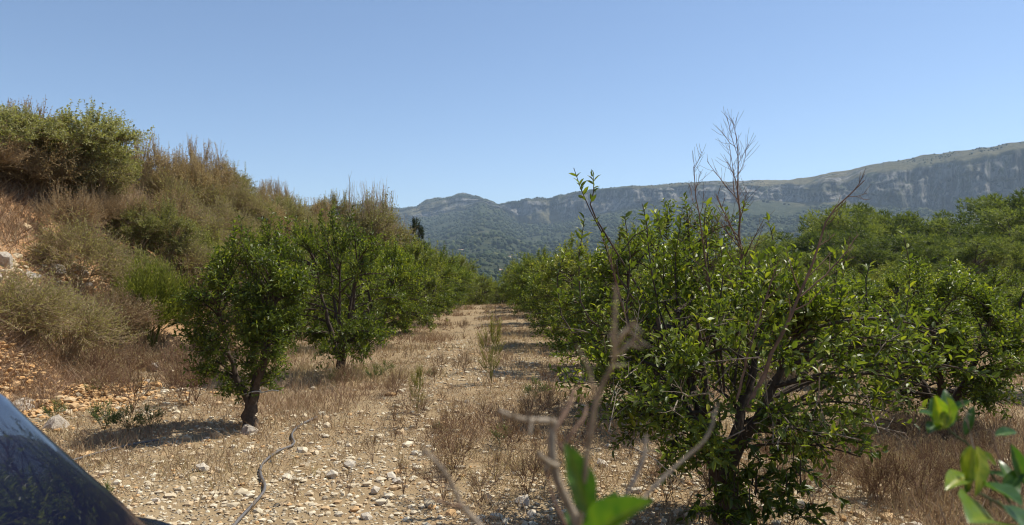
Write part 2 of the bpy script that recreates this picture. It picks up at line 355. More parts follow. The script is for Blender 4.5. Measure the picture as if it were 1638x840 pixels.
def bush(seed, rad, zc, th=.35, tr=.07, n_limb=4, n_br=85, n_tw=12, n_lf=12, leaf=.07, lw=.4, tm=LEAF_A, twl=(.12, .28), twr=.0028,
         up=.35, out=.5, rnd=.8, bottom=-.45, lump=.25, off=(0, 0), shoots=0, shl=(.35, .7), young=.18, drop=0., tone0=.32, tsd=.17, lean=(0, 0), lfdir=.6, brr=.011, gap=.0, raw=False, side=4, lel=(.55, 1.05)):
    g = rg(seed); rad = np.array(rad, float); c = np.array([off[0], off[1], zc])
    wood = []
    top = np.array([lean[0], lean[1], th])
    K = 6; t = np.linspace(0, 1, K)[:, None]
    P = t*top+np.array([0, 0, -.08])*(1-t)+g.normal(size=(K, 3))*tr*.18*(t > 0)
    wood.append(tubes(P, tr*(1.25-.35*t[:, 0])*np.where(t[:, 0] < .05, 1.35, 1), 9))
    # limbs
    az = np.arange(n_limb)/n_limb*6.283+g.uniform(0, 6.28)+g.normal(size=n_limb)*.25
    el = g.uniform(*lel, n_limb); e = np.stack([np.cos(az)*np.cos(el), np.sin(az)*np.cos(el), np.sin(el)], 1)
    end = c+e*rad*.62; a = np.repeat(top[None]-[[0, 0, tr*.6]], n_limb, 0)
    ctl = a+(end-a)*.45+np.stack([e[:, 0], e[:, 1], -.1+0*az], 1)*rad*.12
    LP = bez(a, ctl, end, 10); LP[:, 1:] += g.normal(size=LP[:, 1:].shape)*.012*min(1, rad[2])
    LR = tr*np.linspace(.72, .16, 10)[None]*g.uniform(.8, 1.15, (n_limb, 1))
    wood.append(tubes(LP, LR, 7))
    # branches to the lumpy envelope
    d = nz(g.normal(size=(n_br*6, 3))); d = d[(d[:, 2] > bottom)]
    if gap: d = d[waves(d, 3.2, seed+77) > -gap*0+(gap-1.)]
    d = d[:n_br]; nb = len(d)
    lm = 1+lump*waves(d, 2.6, seed+5)
    E = c+d*rad*(lm*g.uniform(.62, 1., nb)**.6)[:, None]
    lp = LP[:, 2:].reshape(-1, 3); dist = np.linalg.norm(E[:, None]-lp[None], axis=2)+1.2*np.maximum(0, lp[None, :, 2]-E[:, None, 2]+.05)
    S = lp[np.argmin(dist*g.uniform(.8, 1.25, dist.shape), 1)]
    ctl = S+(E-S)*.5+np.array([0, 0, 1.])*(np.linalg.norm(E-S, axis=1)*.18)[:, None]+g.normal(size=E.shape)*.04
    BP = bez(S, ctl, E, 7); wood.append(tubes(BP, np.linspace(brr, brr*.35, 7)[None]*g.uniform(.7, 1.3, (nb, 1)), 5))
    # twigs
    nt_ = nb*n_tw; bi = np.repeat(np.arange(nb), n_tw); f = g.uniform(.3, 1, nt_)*6
    fi = np.minimum(f.astype(int), 5); fr = (f-fi)[:, None]
    O = BP[bi, fi]*(1-fr)+BP[bi, fi+1]*fr; tg = nz(BP[bi, fi+1]-BP[bi, fi]); ou = nz((O-c)/rad)
    td = nz(tg*.5+ou*out+nz(g.normal(size=(nt_, 3)))*rnd+np.array([0, 0, up]))
    L = g.uniform(*twl, nt_)
    if shoots:
        zt = np.argsort(-O[:, 2]+g.normal(size=nt_)*.1*rad[2])[:shoots]; L[zt] = g.uniform(*shl, shoots); td[zt] = nz(nz(g.normal(size=(shoots, 3)))*.28+[0, 0, 1.])
    e2 = O+td*L[:, None]+np.array([0, 0, 1.])*(L*(.12-drop))[:, None]
    TP = bez(O, O+td*(L*.5)[:, None], e2, 4); wood.append(tubes(TP, np.linspace(twr, twr*.5, 4)[None]*g.uniform(.7, 1.3, (nt_, 1)), 3))
    wv, wt, _ = cat(wood)
    # leaves
    lf = None
    if n_lf:
        cnt = np.maximum(1, np.round(n_lf*(L/np.mean(twl))**.8*g.uniform(.75, 1.25, nt_))).astype(int); cnt = np.minimum(cnt, n_lf*3)
        ti = np.repeat(np.arange(nt_), cnt); N = len(ti)
        k = np.arange(N)-np.repeat(np.cumsum(cnt)-cnt, cnt); f = np.clip((k+.6+g.uniform(-.3, .3, N))/np.repeat(cnt, cnt), 0, 1)
        f = .1+.9*f; F3 = (f*3).clip(0, 2.999); fi = F3.astype(int); fr = (F3-fi)[:, None]
        B = TP[ti, fi]*(1-fr)+TP[ti, fi+1]*fr; tw = nz(TP[ti, fi+1]-TP[ti, fi])
        ph = k*2.4+np.repeat(g.uniform(0, 6.28, nt_), cnt)
        u = nz(np.cross(tw, np.array([.31, .2, 1.]))); v = np.cross(tw, u)
        lat = np.cos(ph)[:, None]*u+np.sin(ph)[:, None]*v
        Dr = nz(tw*lfdir+lat*.8+np.array([0, 0, .12])+g.normal(size=(N, 3))*.22)
        Nn = np.array([0, 0, 1.])+g.normal(size=(N, 3))*.55+ou[ti]*.35
        ln = leaf*g.uniform(.65, 1.25, N)
        yt = (g.uniform(size=nt_) < young*(1+1.3*(TP[:, 3, 2] > c[2]+.3*rad[2])))*g.uniform(.15, .5, nt_)
        bt_ = g.normal(size=nb)*.07
        tone = np.clip(tone0+g.normal(size=N)*tsd+yt[ti]*(.4+.6*f)+bt_[bi[ti]]+(g.uniform(size=N) < .02)*.5, 0, 1)
        lf = (B, Dr, Nn, ln, ln*lw*g.uniform(.8, 1.2, N), tone)
    if raw: return (wv, wt), lf
    parts = [(wv, wt)]
    return parts[0], (leaves(*lf, tm=tm) if lf else None)
def bush_parts(key, wood='bark', leafm='citrus', wn='trunk', ln='crown', **kw):
    w_, l_ = bush(**kw); r = [(wn, mk(key+'_'+wn, w_[0], w_[1], M[wood], True))]
    if l_: r.append((ln, mk(key+'_'+ln, l_[0], l_[1], M[leafm], False, tone=l_[2])))
    return r

def twigtree(pts, r0, r1, seed, n_side=12, ln=.3, ang=.75, lvl=2, start=.3, upb=.35, K=14):
    """bare branch: main polyline with forked side twigs"""
    g = rg(seed); pts = np.asarray(pts, float)
    s = np.r_[0, np.cumsum(np.linalg.norm(np.diff(pts, axis=0), axis=1))]; t = np.linspace(0, s[-1], K)
    P = np.stack([np.interp(t, s, pts[:, a]) for a in range(3)], 1); P[1:-1] += g.normal(size=(K-2, 3))*s[-1]*.003
    rr_ = np.linspace(r0, r1, K); out = [tubes(P, rr_, 6)]
    if lvl:
        for q in range(n_side):
            f = start+(1-start)*(q+g.uniform(.1, .9))/n_side; x = f*(K-1.001); a = int(x); p = P[a]*(1-(x-a))+P[a+1]*(x-a); tg = nz(P[a+1]-P[a])
            lat = nz(np.cross(tg, nz(g.normal(size=3)))); dr = nz(tg*math.cos(ang)+lat*math.sin(ang)*g.uniform(.7, 1.2)+np.array([0, 0, upb*.4]))
            l = ln*(1.15-.7*f)*g.uniform(.5, 1.3); e = p+dr*l+np.array([0, 0, upb*l*.35])
            out.append(twigtree([p, p+dr*l*.5+g.normal(size=3)*l*.04, e], max(rr_[a]*.5, r1*.8), r1*.55, int(g.integers(1e9)), max(2, int(n_side*.4)), ln*.42, ang, lvl-1, .25, upb, 6)[:2])
    v, t_, _ = cat(out); return v, t_

# ------------------------------------------------------------------ citrus orchard
V_L1 = bush_parts('citrus_a', seed=11, rad=(.62, .62, .88), zc=1.2, th=.27, tr=.075, lel=(.15, .5), n_limb=3, n_br=125, n_tw=11, n_lf=10, leaf=.058, bottom=-.95, lump=.18, shoots=24, shl=(.15, .36), tone0=.26, young=.16, lfdir=.5)
V_B = bush_parts('citrus_b', seed=22, rad=(1.05, 1.05, .92), zc=1.08, th=.26, tr=.075, n_limb=5, n_br=115, n_tw=11, n_lf=10, leaf=.062, bottom=-.95, lump=.26, shoots=24, shl=(.14, .3), tone0=.38, young=.28)
V_C = bush_parts('citrus_c', seed=33, rad=(1.15, 1.1, .9), zc=1.02, th=.24, tr=.07, n_limb=4, n_br=120, n_tw=11, n_lf=10, leaf=.064, bottom=-.95, lump=.28, shoots=26, shl=(.15, .32), tone0=.42, young=.35)
V_D = bush_parts('citrus_d', leafm='citrus_dry', seed=44, rad=(1.1, 1.15, .92), zc=1.04, th=.26, tr=.07, n_limb=5, n_br=105, n_tw=11, n_lf=10, leaf=.066, bottom=-.95, lump=.3, shoots=30, shl=(.15, .34), tone0=.42, young=.35)
V_E = bush_parts('citrus_e', seed=55, rad=(1.1, 1.1, .9), zc=1.04, th=.26, tr=.08, n_limb=4, n_br=120, n_tw=12, n_lf=10, leaf=.062, bottom=-.95, lump=.24, shoots=34, shl=(.2, .4), tone0=.3, young=.22)
def cit(parts, x, y, rz, s, label, group=None, mats=None):
    return plant('citrus_tree', label, 'tree', parts, (x, y, Hs(x, y)), rz, s, group, mats)
GR = 'citrus trees of the orchard'
ORD = ['first', 'second', 'third', 'fourth', 'fifth', 'sixth', 'seventh', 'eighth', 'ninth', 'tenth']
t1 = cit(V_L1, -2.53, 7.9, .5, .95, 'small dark compact citrus tree with forked trunk and shadow, alone at front left', GR)
cit(V_B, -2.42, 12.0, 1.2, (.95, .95, 1.12), 'citrus tree with tall upright shoots just behind the small dark one', GR)
cit(V_C, -2.5, 16.7, 2.2, (.98, .98, 1.16), 'third citrus tree along the bank side of the lane', GR)
for k, y in enumerate((20.6, 24.6, 28.7, 32.8, 36.9, 41)):
    cit((V_D, V_B, V_C, V_E, V_D, V_C)[k], -2.4+.05*k+.12*math.sin(k*2.1), y, k*1.7, (1.05+.04*k, 1.1+.03*k, 1.15), ORD[k+3]+' citrus tree down the lane in the row on the bank side', GR)
for k, y in enumerate((15.0, 19.0, 23.0, 27, 31, 35, 39, 44, 49)):
    cit((V_D, V_B, V_C, V_E, V_B)[k % 5], -4.75-.15*math.sin(k*1.9), y, k*2.3, (1.0, 1.0, 1.15+.1*math.sin(k*1.3)), ORD[k]+' citrus tree squeezed between the bank-side lane row and the bank', GR)
# right-hand row
cit(V_B, 1.78, 8.7, 2.9, (1.12, 1.12, 1.05), 'leafy citrus tree right behind the large front one', GR)
for k, y in enumerate((12.7, 16.7, 20.7, 24.7, 28.7, 32.7, 36.7, 41)):
    cit((V_D, V_C, V_E, V_B)[k % 4], 1.82-.03*k+.08*math.sin(k*2.7), y, 1+k*2.1, (1.08+.03*k, 1.1, 1.06), ORD[k+2]+' citrus tree down the lane in the row opposite the bank', GR)
cit(V_E, 4.55, 7.5, 1.0, (.95, .95, .86), 'dark citrus tree on a short trunk behind the hanging leaf shoot', GR)
for k, y in enumerate((11.4, 15.4, 19.4, 23.4, 27.4, 31.5, 35.5, 39.5)):
    cit((V_C, V_D, V_B, V_E)[k % 4], 4.7+.15*math.sin(k*2.2), y, k*1.9+.4, (1, 1, .82), ORD[k+1]+' tree of the citrus row behind the front tree, towards the pines', GR)
for row, x0 in enumerate((7.9, 11.2, 14.6)):
    for k in range(9):
        y = 9.5+k*4+row*2.5
        if x0/y > .85: continue
        cit((V_D, V_C, V_E, V_B, V_C)[(k+row) % 5], x0+.2*math.sin(k*3.1+row), y, k*2.4+row, (1, 1, .84+.06*math.sin(k*1.7+row)), 'citrus tree in the mass of crowns below the pines', GR)
for k, (x, y, s) in enumerate(((-.9, 46.5, .95), (.6, 48, .85), (-2, 50, 1.1), (2.2, 46, 1), (-.1, 53, 1.05), (1.6, 56, 1.1), (-1.5, 58, 1.2), (3.5, 54, 1.1), (-3.2, 55, 1.15), (.4, 63, 1.2), (2.6, 66, 1.2), (-2.4, 67, 1.2))):
    cit((V_D, V_C)[k % 2], x, y, k*1.3, s, 'pale citrus tree closing the far end of the lane', GR, {'crown': M['citrus_dry']})

# the large front tree: its nearest leaves are leaves of their own
rw, rl = bush(seed=66, rad=(1.02, .92, .64), zc=1.02, th=.4, tr=.08, n_limb=5, n_br=112, n_tw=11, n_lf=9, leaf=.056, lw=.4, bottom=-.85, lump=.4, off=(-.1, .08), shoots=90, shl=(.18, .42), tone0=.38, young=.32, lean=(-.12, .05), raw=True, twr=.0026)
R1 = np.array([1.55, 4.7, Hs(1.55, 4.7)])
B, Dr, Nn, ln, wd, tone = rl
def sprig(B0, pts_, n_l, seed, leaf=.066, young=.3, tone0=.35):
    """leafy shoot along a polyline (local coords): adds leaves, returns wood"""
    g = rg(seed); pts_ = np.asarray(pts_, float); s = np.r_[0, np.cumsum(np.linalg.norm(np.diff(pts_, axis=0), axis=1))]
    f = np.sort(g.uniform(.12, 1, n_l))*s[-1]; P = np.stack([np.interp(f, s, pts_[:, a]) for a in range(3)], 1)
    tg = nz(np.stack([np.interp(f+.01, s, pts_[:, a]) for a in range(3)], 1)-P+1e-6*np.array([0, 0, 1.]))
    lat = nz(np.cross(tg, nz(g.normal(size=(n_l, 3)))))
    L = leaf*g.uniform(.7, 1.2, n_l)
    return (P, nz(tg*.6+lat*.75), np.array([0, 0, 1.])+g.normal(size=(n_l, 3))*.5+lat*.4, L, L*.4, np.clip(tone0+g.normal(size=n_l)*.15+young*(f/s[-1]), 0, 1))
shoot_px = [([(1010, 560), (985, 450), (962, 370), (935, 318), (918, 268)], 5.2, 46), ([(943, 332), (950, 308), (950, 283)], 5.33, 12), ([(1060, 520), (1040, 420), (1035, 350), (1028, 325)], 5.0, 34),
            ([(1235, 520), (1245, 430), (1240, 380), (1232, 350)], 5.0, 26), ([(1085, 500), (1080, 420), (1092, 345)], 5.1, 28), ([(1140, 520), (1135, 420), (1128, 345), (1133, 325)], 4.9, 18),
            ([(1455, 520), (1465, 430), (1452, 370)], 5.6, 24), ([(930, 500), (925, 420), (935, 350)], 5.3, 30), ([(1195, 480), (1196, 420), (1190, 395)], 5.2, 14), ([(1330, 500), (1345, 430), (1340, 400)], 5.1, 20), ([(1000, 520), (1010, 420), (1000, 345)], 4.9, 34), ([(1150, 500), (1160, 440), (1155, 390)], 4.6, 26), ([(900, 520), (890, 450), (905, 400)], 5.4, 30), ([(1060, 480), (1065, 400), (1050, 340)], 5.3, 30), ([(1395, 520), (1390, 450), (1400, 415)], 5.0, 24), ([(980, 430), (1010, 380), (1045, 360)], 5.1, 22)]
swood, extra = [], []
for q, (pl, d, n_l) in enumerate(shoot_px):
    P = np.array([pt(a, b, d+.04*k) for k, (a, b) in enumerate(pl)])-R1
    extra.append(sprig(None, P, n_l, 500+q)); P = np.vstack([.35*P[0]+.65*np.array([-.05, .1, .6]), .75*P[0]+.25*np.array([-.05, .1, .6]), P]); Kp = np.linspace(0, 1, 10)
    P2 = np.stack([np.interp(Kp, np.linspace(0, 1, len(P)), P[:, a]) for a in range(3)], 1); swood.append(tubes(P2, np.linspace(.009, .0025, 10), 5))
# low leafy suckers hanging by the trunk
g = rg(4)
for q in range(60):
    a = pt(g.uniform(1120, 1290), g.uniform(680, 840), g.uniform(4.25, 4.8))-R1; b = a+np.array([g.uniform(-.22, .26), g.uniform(-.15, .15), g.uniform(-.22, .12)])
    extra.append(sprig(None, [a, (a+b)/2+[0, 0, .03], b], 20, 700+q, .068, .05, .18)); swood.append(tubes(np.array([a+[0, 0, .15], a, (a+b)/2+[0, 0, .03], b]), np.array([.004, .004, .003, .002]), 4))
B, Dr, Nn, ln, wd, tone = [np.concatenate([x]+[e[k] for e in extra]) for k, x in enumerate((B, Dr, Nn, ln, wd, tone))]
front = thing('citrus_tree', 'large spreading citrus tree in front, with bare dead branches rising above it', 'tree', R1, 0, 1, GR)
wv, wt, _ = cat([rw]+swood); ob('trunk', mk('front_trunk', wv, wt, M['bark'], True), front)
toc = np.array([0, 0, EYE])-R1; dist = np.linalg.norm(B-toc, axis=1); pick = np.zeros(len(B), bool); pick[np.argsort(dist)[:290]] = True
lv = leaves(B[~pick], Dr[~pick], Nn[~pick], ln[~pick], wd[~pick], tone[~pick], LEAF_B)
crown = ob('crown', mk('front_crown', lv[0], lv[1], M['citrus'], False, tone=lv[2]), front, kind='stuff')
tone_mesh = [mk('leaf', LEAF_B[0], LEAF_B[1], M['citrus'], False, tone=np.full(8, q)) for q in (.12, .25, .35, .5, .7)]
def basis(D_, N_, L_, W_, B_):
    D_ = nz(D_); S_ = nz(np.cross(N_, D_)); N_ = np.cross(D_, S_)
    m = Matrix.Identity(4)
    for r_ in range(3): m[r_][0] = D_[r_]*L_; m[r_][1] = S_[r_]*W_; m[r_][2] = N_[r_]*L_; m[r_][3] = B_[r_]
    return m
for q in np.where(pick)[0]:
    o = ob('leaf', tone_mesh[int(np.argmin(abs(np.array((.12, .25, .35, .5, .7))-tone[q])))], front); o.matrix_basis = basis(Dr[q], Nn[q], ln[q], wd[q], B[q])
dead = [([(1205, 640), (1197, 500), (1190, 400), (1187, 310), (1190, 255), (1188, 208)], 5.3, .016, 21, .42, 901), ([(1150, 600), (1140, 480), (1128, 380), (1120, 310), (1118, 262)], 5.15, .010, 15, .3, 902),
        ([(1190, 400), (1170, 350), (1155, 310)], 5.3, .006, 7, .16, 903), ([(1195, 660), (1240, 570), (1275, 495), (1312, 420), (1335, 350), (1362, 318), (1405, 283)], 3.95, .0125, 9, .2, 904), ([(1285, 475), (1330, 440), (1370, 400), (1392, 375)], 3.97, .005, 6, .12, 905),
        ([(1180, 640), (1205, 560), (1230, 490), (1255, 430)], 3.95, .007, 8, .14, 906), ([(1005, 520), (985, 440), (975, 390)], 4.9, .006, 8, .14, 907)]
for pl, d, r0, ns, l_, sd_ in dead:
    P = np.array([pt(a, b, d) for a, b in pl])-R1; P[:, 1] += .1*np.linspace(0, 1, len(P))
    v, t_ = twigtree(P, r0, .0026, sd_, ns, l_, .8, 2, .3, .45); ob('dead_branch', mk('dead_branch', v, t_, M['deadwood'], True), front)
g = rg(8); tw = []
for q in range(60):   # dead twig tangles inside the crown
    a = np.array([g.uniform(-.95, .8), g.uniform(-.9, .5), g.uniform(.55, 1.5)]); dr = nz(g.normal(size=3)+[0, -.3, .5]); tw.append(twigtree([a, a+dr*.12, a+dr*.25+g.normal(size=3)*.03], .004, .0016, 3000+q, 6, .13, .7, 1, .2, .2, 6))
v, t_, _ = cat(tw); ob('dead_twig', mk('dead_twigs', v, t_, M['greytwig'], True), front, kind='stuff')

# drip tube tied round the small tree's trunk, hoses on the ground
def hose(name, pl, r, matn, label, catg, lift=0.0):
    P = np.array([hit(a, b) for a, b in pl]); P[:, 2] += r+.012+lift
    for _ in range(3):
        q = np.empty((len(P)*2-2, 3)); q[0::2] = P[:-1]*.75+P[1:]*.25; q[1::2] = P[:-1]*.25+P[1:]*.75; P = np.vstack([P[:1], q, P[-1:]])
    v, t_ = tubes(P, np.full(len(P), r), 8); return tag(ob(name, mk(name, v, t_, M[matn], True)), label, catg)
hose('irrigation_hose', [(350, 885), (382, 838), (418, 800), (432, 780), (420, 758), (424, 742), (448, 722), (478, 712), (468, 697), (480, 682), (510, 668)], .011, 'hose', 'grey irrigation hose snaking over stones beside the lane', 'hose')
hose('irrigation_hose', [(120, 738), (165, 724), (215, 711), (262, 704)], .01, 'hose', 'short dark hose on stony ground near the blue car', 'hose')
a = np.linspace(0, 6.9, 40); P = np.stack([.098*np.cos(a)+.03*np.exp(-((a-4.6)**2)), .098*np.sin(a), .36+.02*np.sin(a*1.5)+.012*a/7], 1)
P = np.vstack([P, P[-1]+[[.06, -.01, .01], [.13, -.03, .03], [.2, -.02, .02]]])
v, t_ = tubes(P, np.full(len(P), .007), 6); tag(ob('drip_tube', mk('drip_tube', v, t_, M['tie'], True), None, t1.location), "pale drip tube looped round the small dark tree's trunk", 'tube')

# ------------------------------------------------------------------ shrubs of the bank
S_DRY = bush_parts('dry_shrub', 'twigwood', 'dryleaf', 'stems', 'foliage', seed=71, rad=(.8, .75, .62), zc=.55, th=.06, tr=.03, n_limb=7, n_br=110, n_tw=11, n_lf=7, leaf=.045, lw=.45, twl=(.14, .36), twr=.004, bottom=-.4, lump=.28, shoots=80, shl=(.3, .55), rnd=1.1, brr=.009, tone0=.35, tsd=.22, young=.2)
S_RUST = bush_parts('rust_shrub', 'twigwood', 'rust', 'stems', 'foliage', seed=72, rad=(.75, .75, .45), zc=.36, th=.05, tr=.02, n_limb=8, n_br=110, n_tw=10, n_lf=4, leaf=.05, lw=.22, twl=(.15, .42), twr=.0038, bottom=-.2, lump=.25, shoots=60, shl=(.3, .5), rnd=.9, up=.7, brr=.006, tone0=.45, tsd=.22, young=.1)
S_OLV = bush_parts('mastic_shrub', 'twigwood', 'olive', 'stems', 'foliage', seed=73, rad=(.85, .8, .62), zc=.56, th=.06, tr=.03, n_limb=6, n_br=110, n_tw=11, n_lf=9, leaf=.05, lw=.42, twl=(.12, .3), bottom=-.4, lump=.28, shoots=60, shl=(.25, .5), tone0=.45, tsd=.2, young=.25, brr=.008)
S_BRM = bush_parts('broom_bush', 'broom', 'broom', 'stems', 'foliage', seed=74, rad=(.6, .6, .55), zc=.55, th=.05, tr=.02, n_limb=9, n_br=110, n_tw=13, n_lf=8, leaf=.075, lw=.13, twl=(.2, .5), twr=.0026, bottom=-.3, lump=.2, shoots=60, shl=(.35, .6), up=.9, rnd=.55, lfdir=1.6, tone0=.45, tsd=.2, brr=.005)
S_WSP = bush_parts('wispy_bush', 'twigwood', 'straw', 'stems', 'foliage', seed=75, rad=(.75, .75, .55), zc=.5, th=.05, tr=.02, n_limb=9, n_br=120, n_tw=10, n_lf=5, leaf=.07, lw=.14, twl=(.18, .45), twr=.0036, bottom=-.35, lump=.2, shoots=70, shl=(.25, .5), up=.4, rnd=1.15, lfdir=.7, tone0=.42, tsd=.28, brr=.006)
S_VIN = bush_parts('vine_mound', 'twigwood', 'vine', 'stems', 'foliage', seed=76, rad=(1.45, 1.3, .95), zc=.75, th=.1, tr=.05, n_limb=8, n_br=200, n_tw=12, n_lf=10, leaf=.06, lw=.55, twl=(.16, .36), bottom=-.15, lump=.26, shoots=60, shl=(.15, .5), tone0=.55, tsd=.2, young=.2, brr=.009)
OLV_DULL = {'foliage': leafmat('dull_shrub_leaf', [(0, (.13, .105, .05)), (.5, (.24, .205, .095)), (1, (.36, .33, .16))], .35, .6, .2)}
WSP_OLV = {'foliage': leafmat('wisp_olive', [(0, (.18, .15, .08)), (.5, (.33, .285, .15)), (1, (.46, .41, .22))], .35, .6, .2)}
g = rg(19)
def shr(parts, name, label, px=None, s=1, group=None, mats=None, at=None, sink=.05, catg='shrub'):
    p = hit(*px) if px is not None else np.array([at[0], at[1], Hs(*at)])
    return plant(name, label, catg, parts, p-[0, 0, sink], g.uniform(0, 6.28), s, group, mats)
shr(S_VIN, 'vine_mound', 'pale green creeper mound crowning the bank', (105, 300), (1.15, 1.0, .88))
shr(S_VIN, 'vine_mound', 'small pale green creeper mound at the picture edge of the bank', (15, 285), (.8, .8, .8))
shr(S_DRY, 'dry_shrub', 'dark brown tangle under the creeper mound', (95, 318), (.95, .9, .8))
shr(S_BRM, 'broom_bush', 'bright yellow-green broom bush at the foot of the bank', (252, 560), (1.0, .9, 1.15), catg='bush')
shr(S_OLV, 'mastic_shrub', 'olive green shrub above the broom bush on the bank', (275, 430), (.95, .9, 1.05))
shr(S_OLV, 'mastic_shrub', 'yellowish olive shrub between broom bush and small citrus tree', (330, 455), (.85, .85, .9), mats={'foliage': M['broom']})
shr(S_WSP, 'wispy_bush', 'largest straw-coloured wispy bush at the bank foot', (115, 575), (1.1, 1.0, .85), mats=WSP_OLV, catg='bush')
shr(S_WSP, 'wispy_bush', 'straw-coloured wispy bush beside the orange gravel', (30, 545), (1.0, .9, .75), mats=WSP_OLV, catg='bush')
shr(S_WSP, 'wispy_bush', 'thin wispy bush leaning against the broom bush', (185, 550), (.9, .9, .75), catg='bush')
shr(S_DRY, 'dry_shrub', 'dark brown bushy shrub on the crest beside the creeper mound', (235, 320), (1.0, 1, 1.05))
shr(S_DRY, 'dry_shrub', 'wide dark brown shrub on the crest above the olive shrub', (300, 345), (1.15, 1.1, 1.1))
GD, GO, GW, GT = 'dry shrubs in the thicket on the bank', 'olive shrubs along the crest', 'wispy dry bushes on the bank', 'rust-brown low shrubs on the bank'
for k in range(34):     # rust-brown low cover on the near slope
    y = g.uniform(9.5, 22); tt = g.uniform(.3, .92); x = bank_t(np.array([0.]), np.array([y]))[1][0]-4.3*tt
    qx, qy = VX+x/y*F, VY+(EYE-Hs(x, y))/y*F
    if x/y < -.95 or (qx < 235 and 385 < qy < 500): continue
    shr(S_RUST, 'rust_shrub', 'low rust-brown dry shrub on the bank slope', at=(x, y), s=g.uniform(.6, 1.0), group=GT)
for k in range(50):     # thicket along the crest and beyond
    y = 11+k*.8+g.uniform(-.5, .5); tt = g.uniform(.55, 1.12); x = bank_t(np.array([0.]), np.array([y]))[1][0]-4.3*tt
    if x/y < -.9: continue
    q = g.uniform()
    if y < 19 and q > .8: q = .2
    if q < .32: shr(S_DRY, 'dry_shrub', 'brown dry shrub in the thicket along the bank crest', at=(x, y), s=g.uniform(.75, 1.1), group=GD)
    elif q < .8: shr(S_OLV, 'mastic_shrub', 'dull olive shrub in the thicket along the bank crest', at=(x, y), s=g.uniform(.75, 1.15), group=GO, mats=OLV_DULL if k % 2 else None)
    else: shr(S_WSP, 'wispy_bush', 'dry wispy bush among the crest shrubs', at=(x, y), s=g.uniform(.8, 1.15), group=GW, mats=WSP_OLV, catg='bush')
for k, (a, y, s_) in enumerate(((330, 24, 1.25), (360, 26, 1.3), (392, 27, 1.2), (420, 29, 1.35), (450, 31, 1.3), (478, 34, 1.4), (505, 37, 1.4), (530, 40, 1.5), (268, 20, 1.1), (300, 22, 1.15), (402, 25, 1.1), (386, 24, 1.1), (515, 34, 1.2), (492, 33, 1.2))):
    x = (a-VX)/F*y; q = k % 3
    shr((S_DRY, S_OLV, S_WSP)[q], ('dry_shrub', 'mastic_shrub', 'wispy_bush')[q], ('tall brown shrub on the skyline of the bank', 'tall olive shrub on the skyline of the bank', 'tall wispy bush on the skyline of the bank')[q], at=(x, y), s=s_*.95, group='tall shrubs on the bank skyline', mats=(None, OLV_DULL, WSP_OLV)[q])
for k in range(34):     # lower slope behind the citrus row
    y = 14+k*1.05+g.uniform(-.5, .5); tt = g.uniform(.05, .55); x = bank_t(np.array([0.]), np.array([y]))[1][0]-4.3*tt
    q = g.uniform()
    if q < .5: shr(S_OLV, 'mastic_shrub', 'olive shrub on the lower slope behind the citrus row', at=(x, y), s=g.uniform(.7, 1.1), group='shrubs behind the citrus row')
    else: shr(S_WSP, 'wispy_bush', 'wispy bush on the lower slope behind the citrus row', at=(x, y), s=g.uniform(.8, 1.1), group='bushes behind the citrus row', mats=WSP_OLV, catg='bush')
# taller trees past the end of the bank
p = hit(665, 432, 40, 90); y = 46.; x = (666-VX)/F*y
cyp = bush_parts('juniper', 'pinebark', 'cypress', 'trunk', 'crown', seed=81, rad=(.75, .75, 1.9), zc=2.3, th=.5, tr=.09, n_limb=4, n_br=80, n_tw=10, n_lf=7, leaf=.12, lw=.3, twl=(.15, .35), bottom=-.8, lump=.15, up=.9, rnd=.5)
plant('juniper_tree', 'narrow dark evergreen standing above the far citrus crowns', 'tree', cyp, (x, y, EYE+(VY-350)/F*y-4.3), 0, 1)
for k, (a, d, s) in enumerate(((640, 44, 1.35), (612, 42, 1.5), (690, 52, 1.3), (585, 40, 1.3), (720, 60, 1.4), (742, 66, 1.3))):
    x = (a-VX)/F*d; plant('dry_tree', 'brownish bushy tree beyond the bank, near the dark evergreen', 'tree', [('stems', S_DRY[0][1]), ('foliage', S_OLV[1][1])], (x, d, Hs(x, d)-.1), k, (s*1.6, s*1.6, s*2.0), 'brownish trees past the bank', OLV_DULL)
stalk = twigtree([[0, 0, 0], [.03, 0, 1.4], [0, 0, 2.9]], .02, .004, 17, 22, .28, .6, 1, .45, .5)
p = np.array([pt(560, 330, 21.)[0], 21., Hs(pt(560, 330, 21.)[0], 21.)]); ztop = pt(560, 283, 21.)[2]
tag(ob('dead_stalk', mk('dead_stalk', *stalk, M['greytwig'], True), None, p, None, (1, 1, (ztop-p[2])/2.9)), 'thin bare flower stalk rising above the citrus behind the second tree', 'stalk')

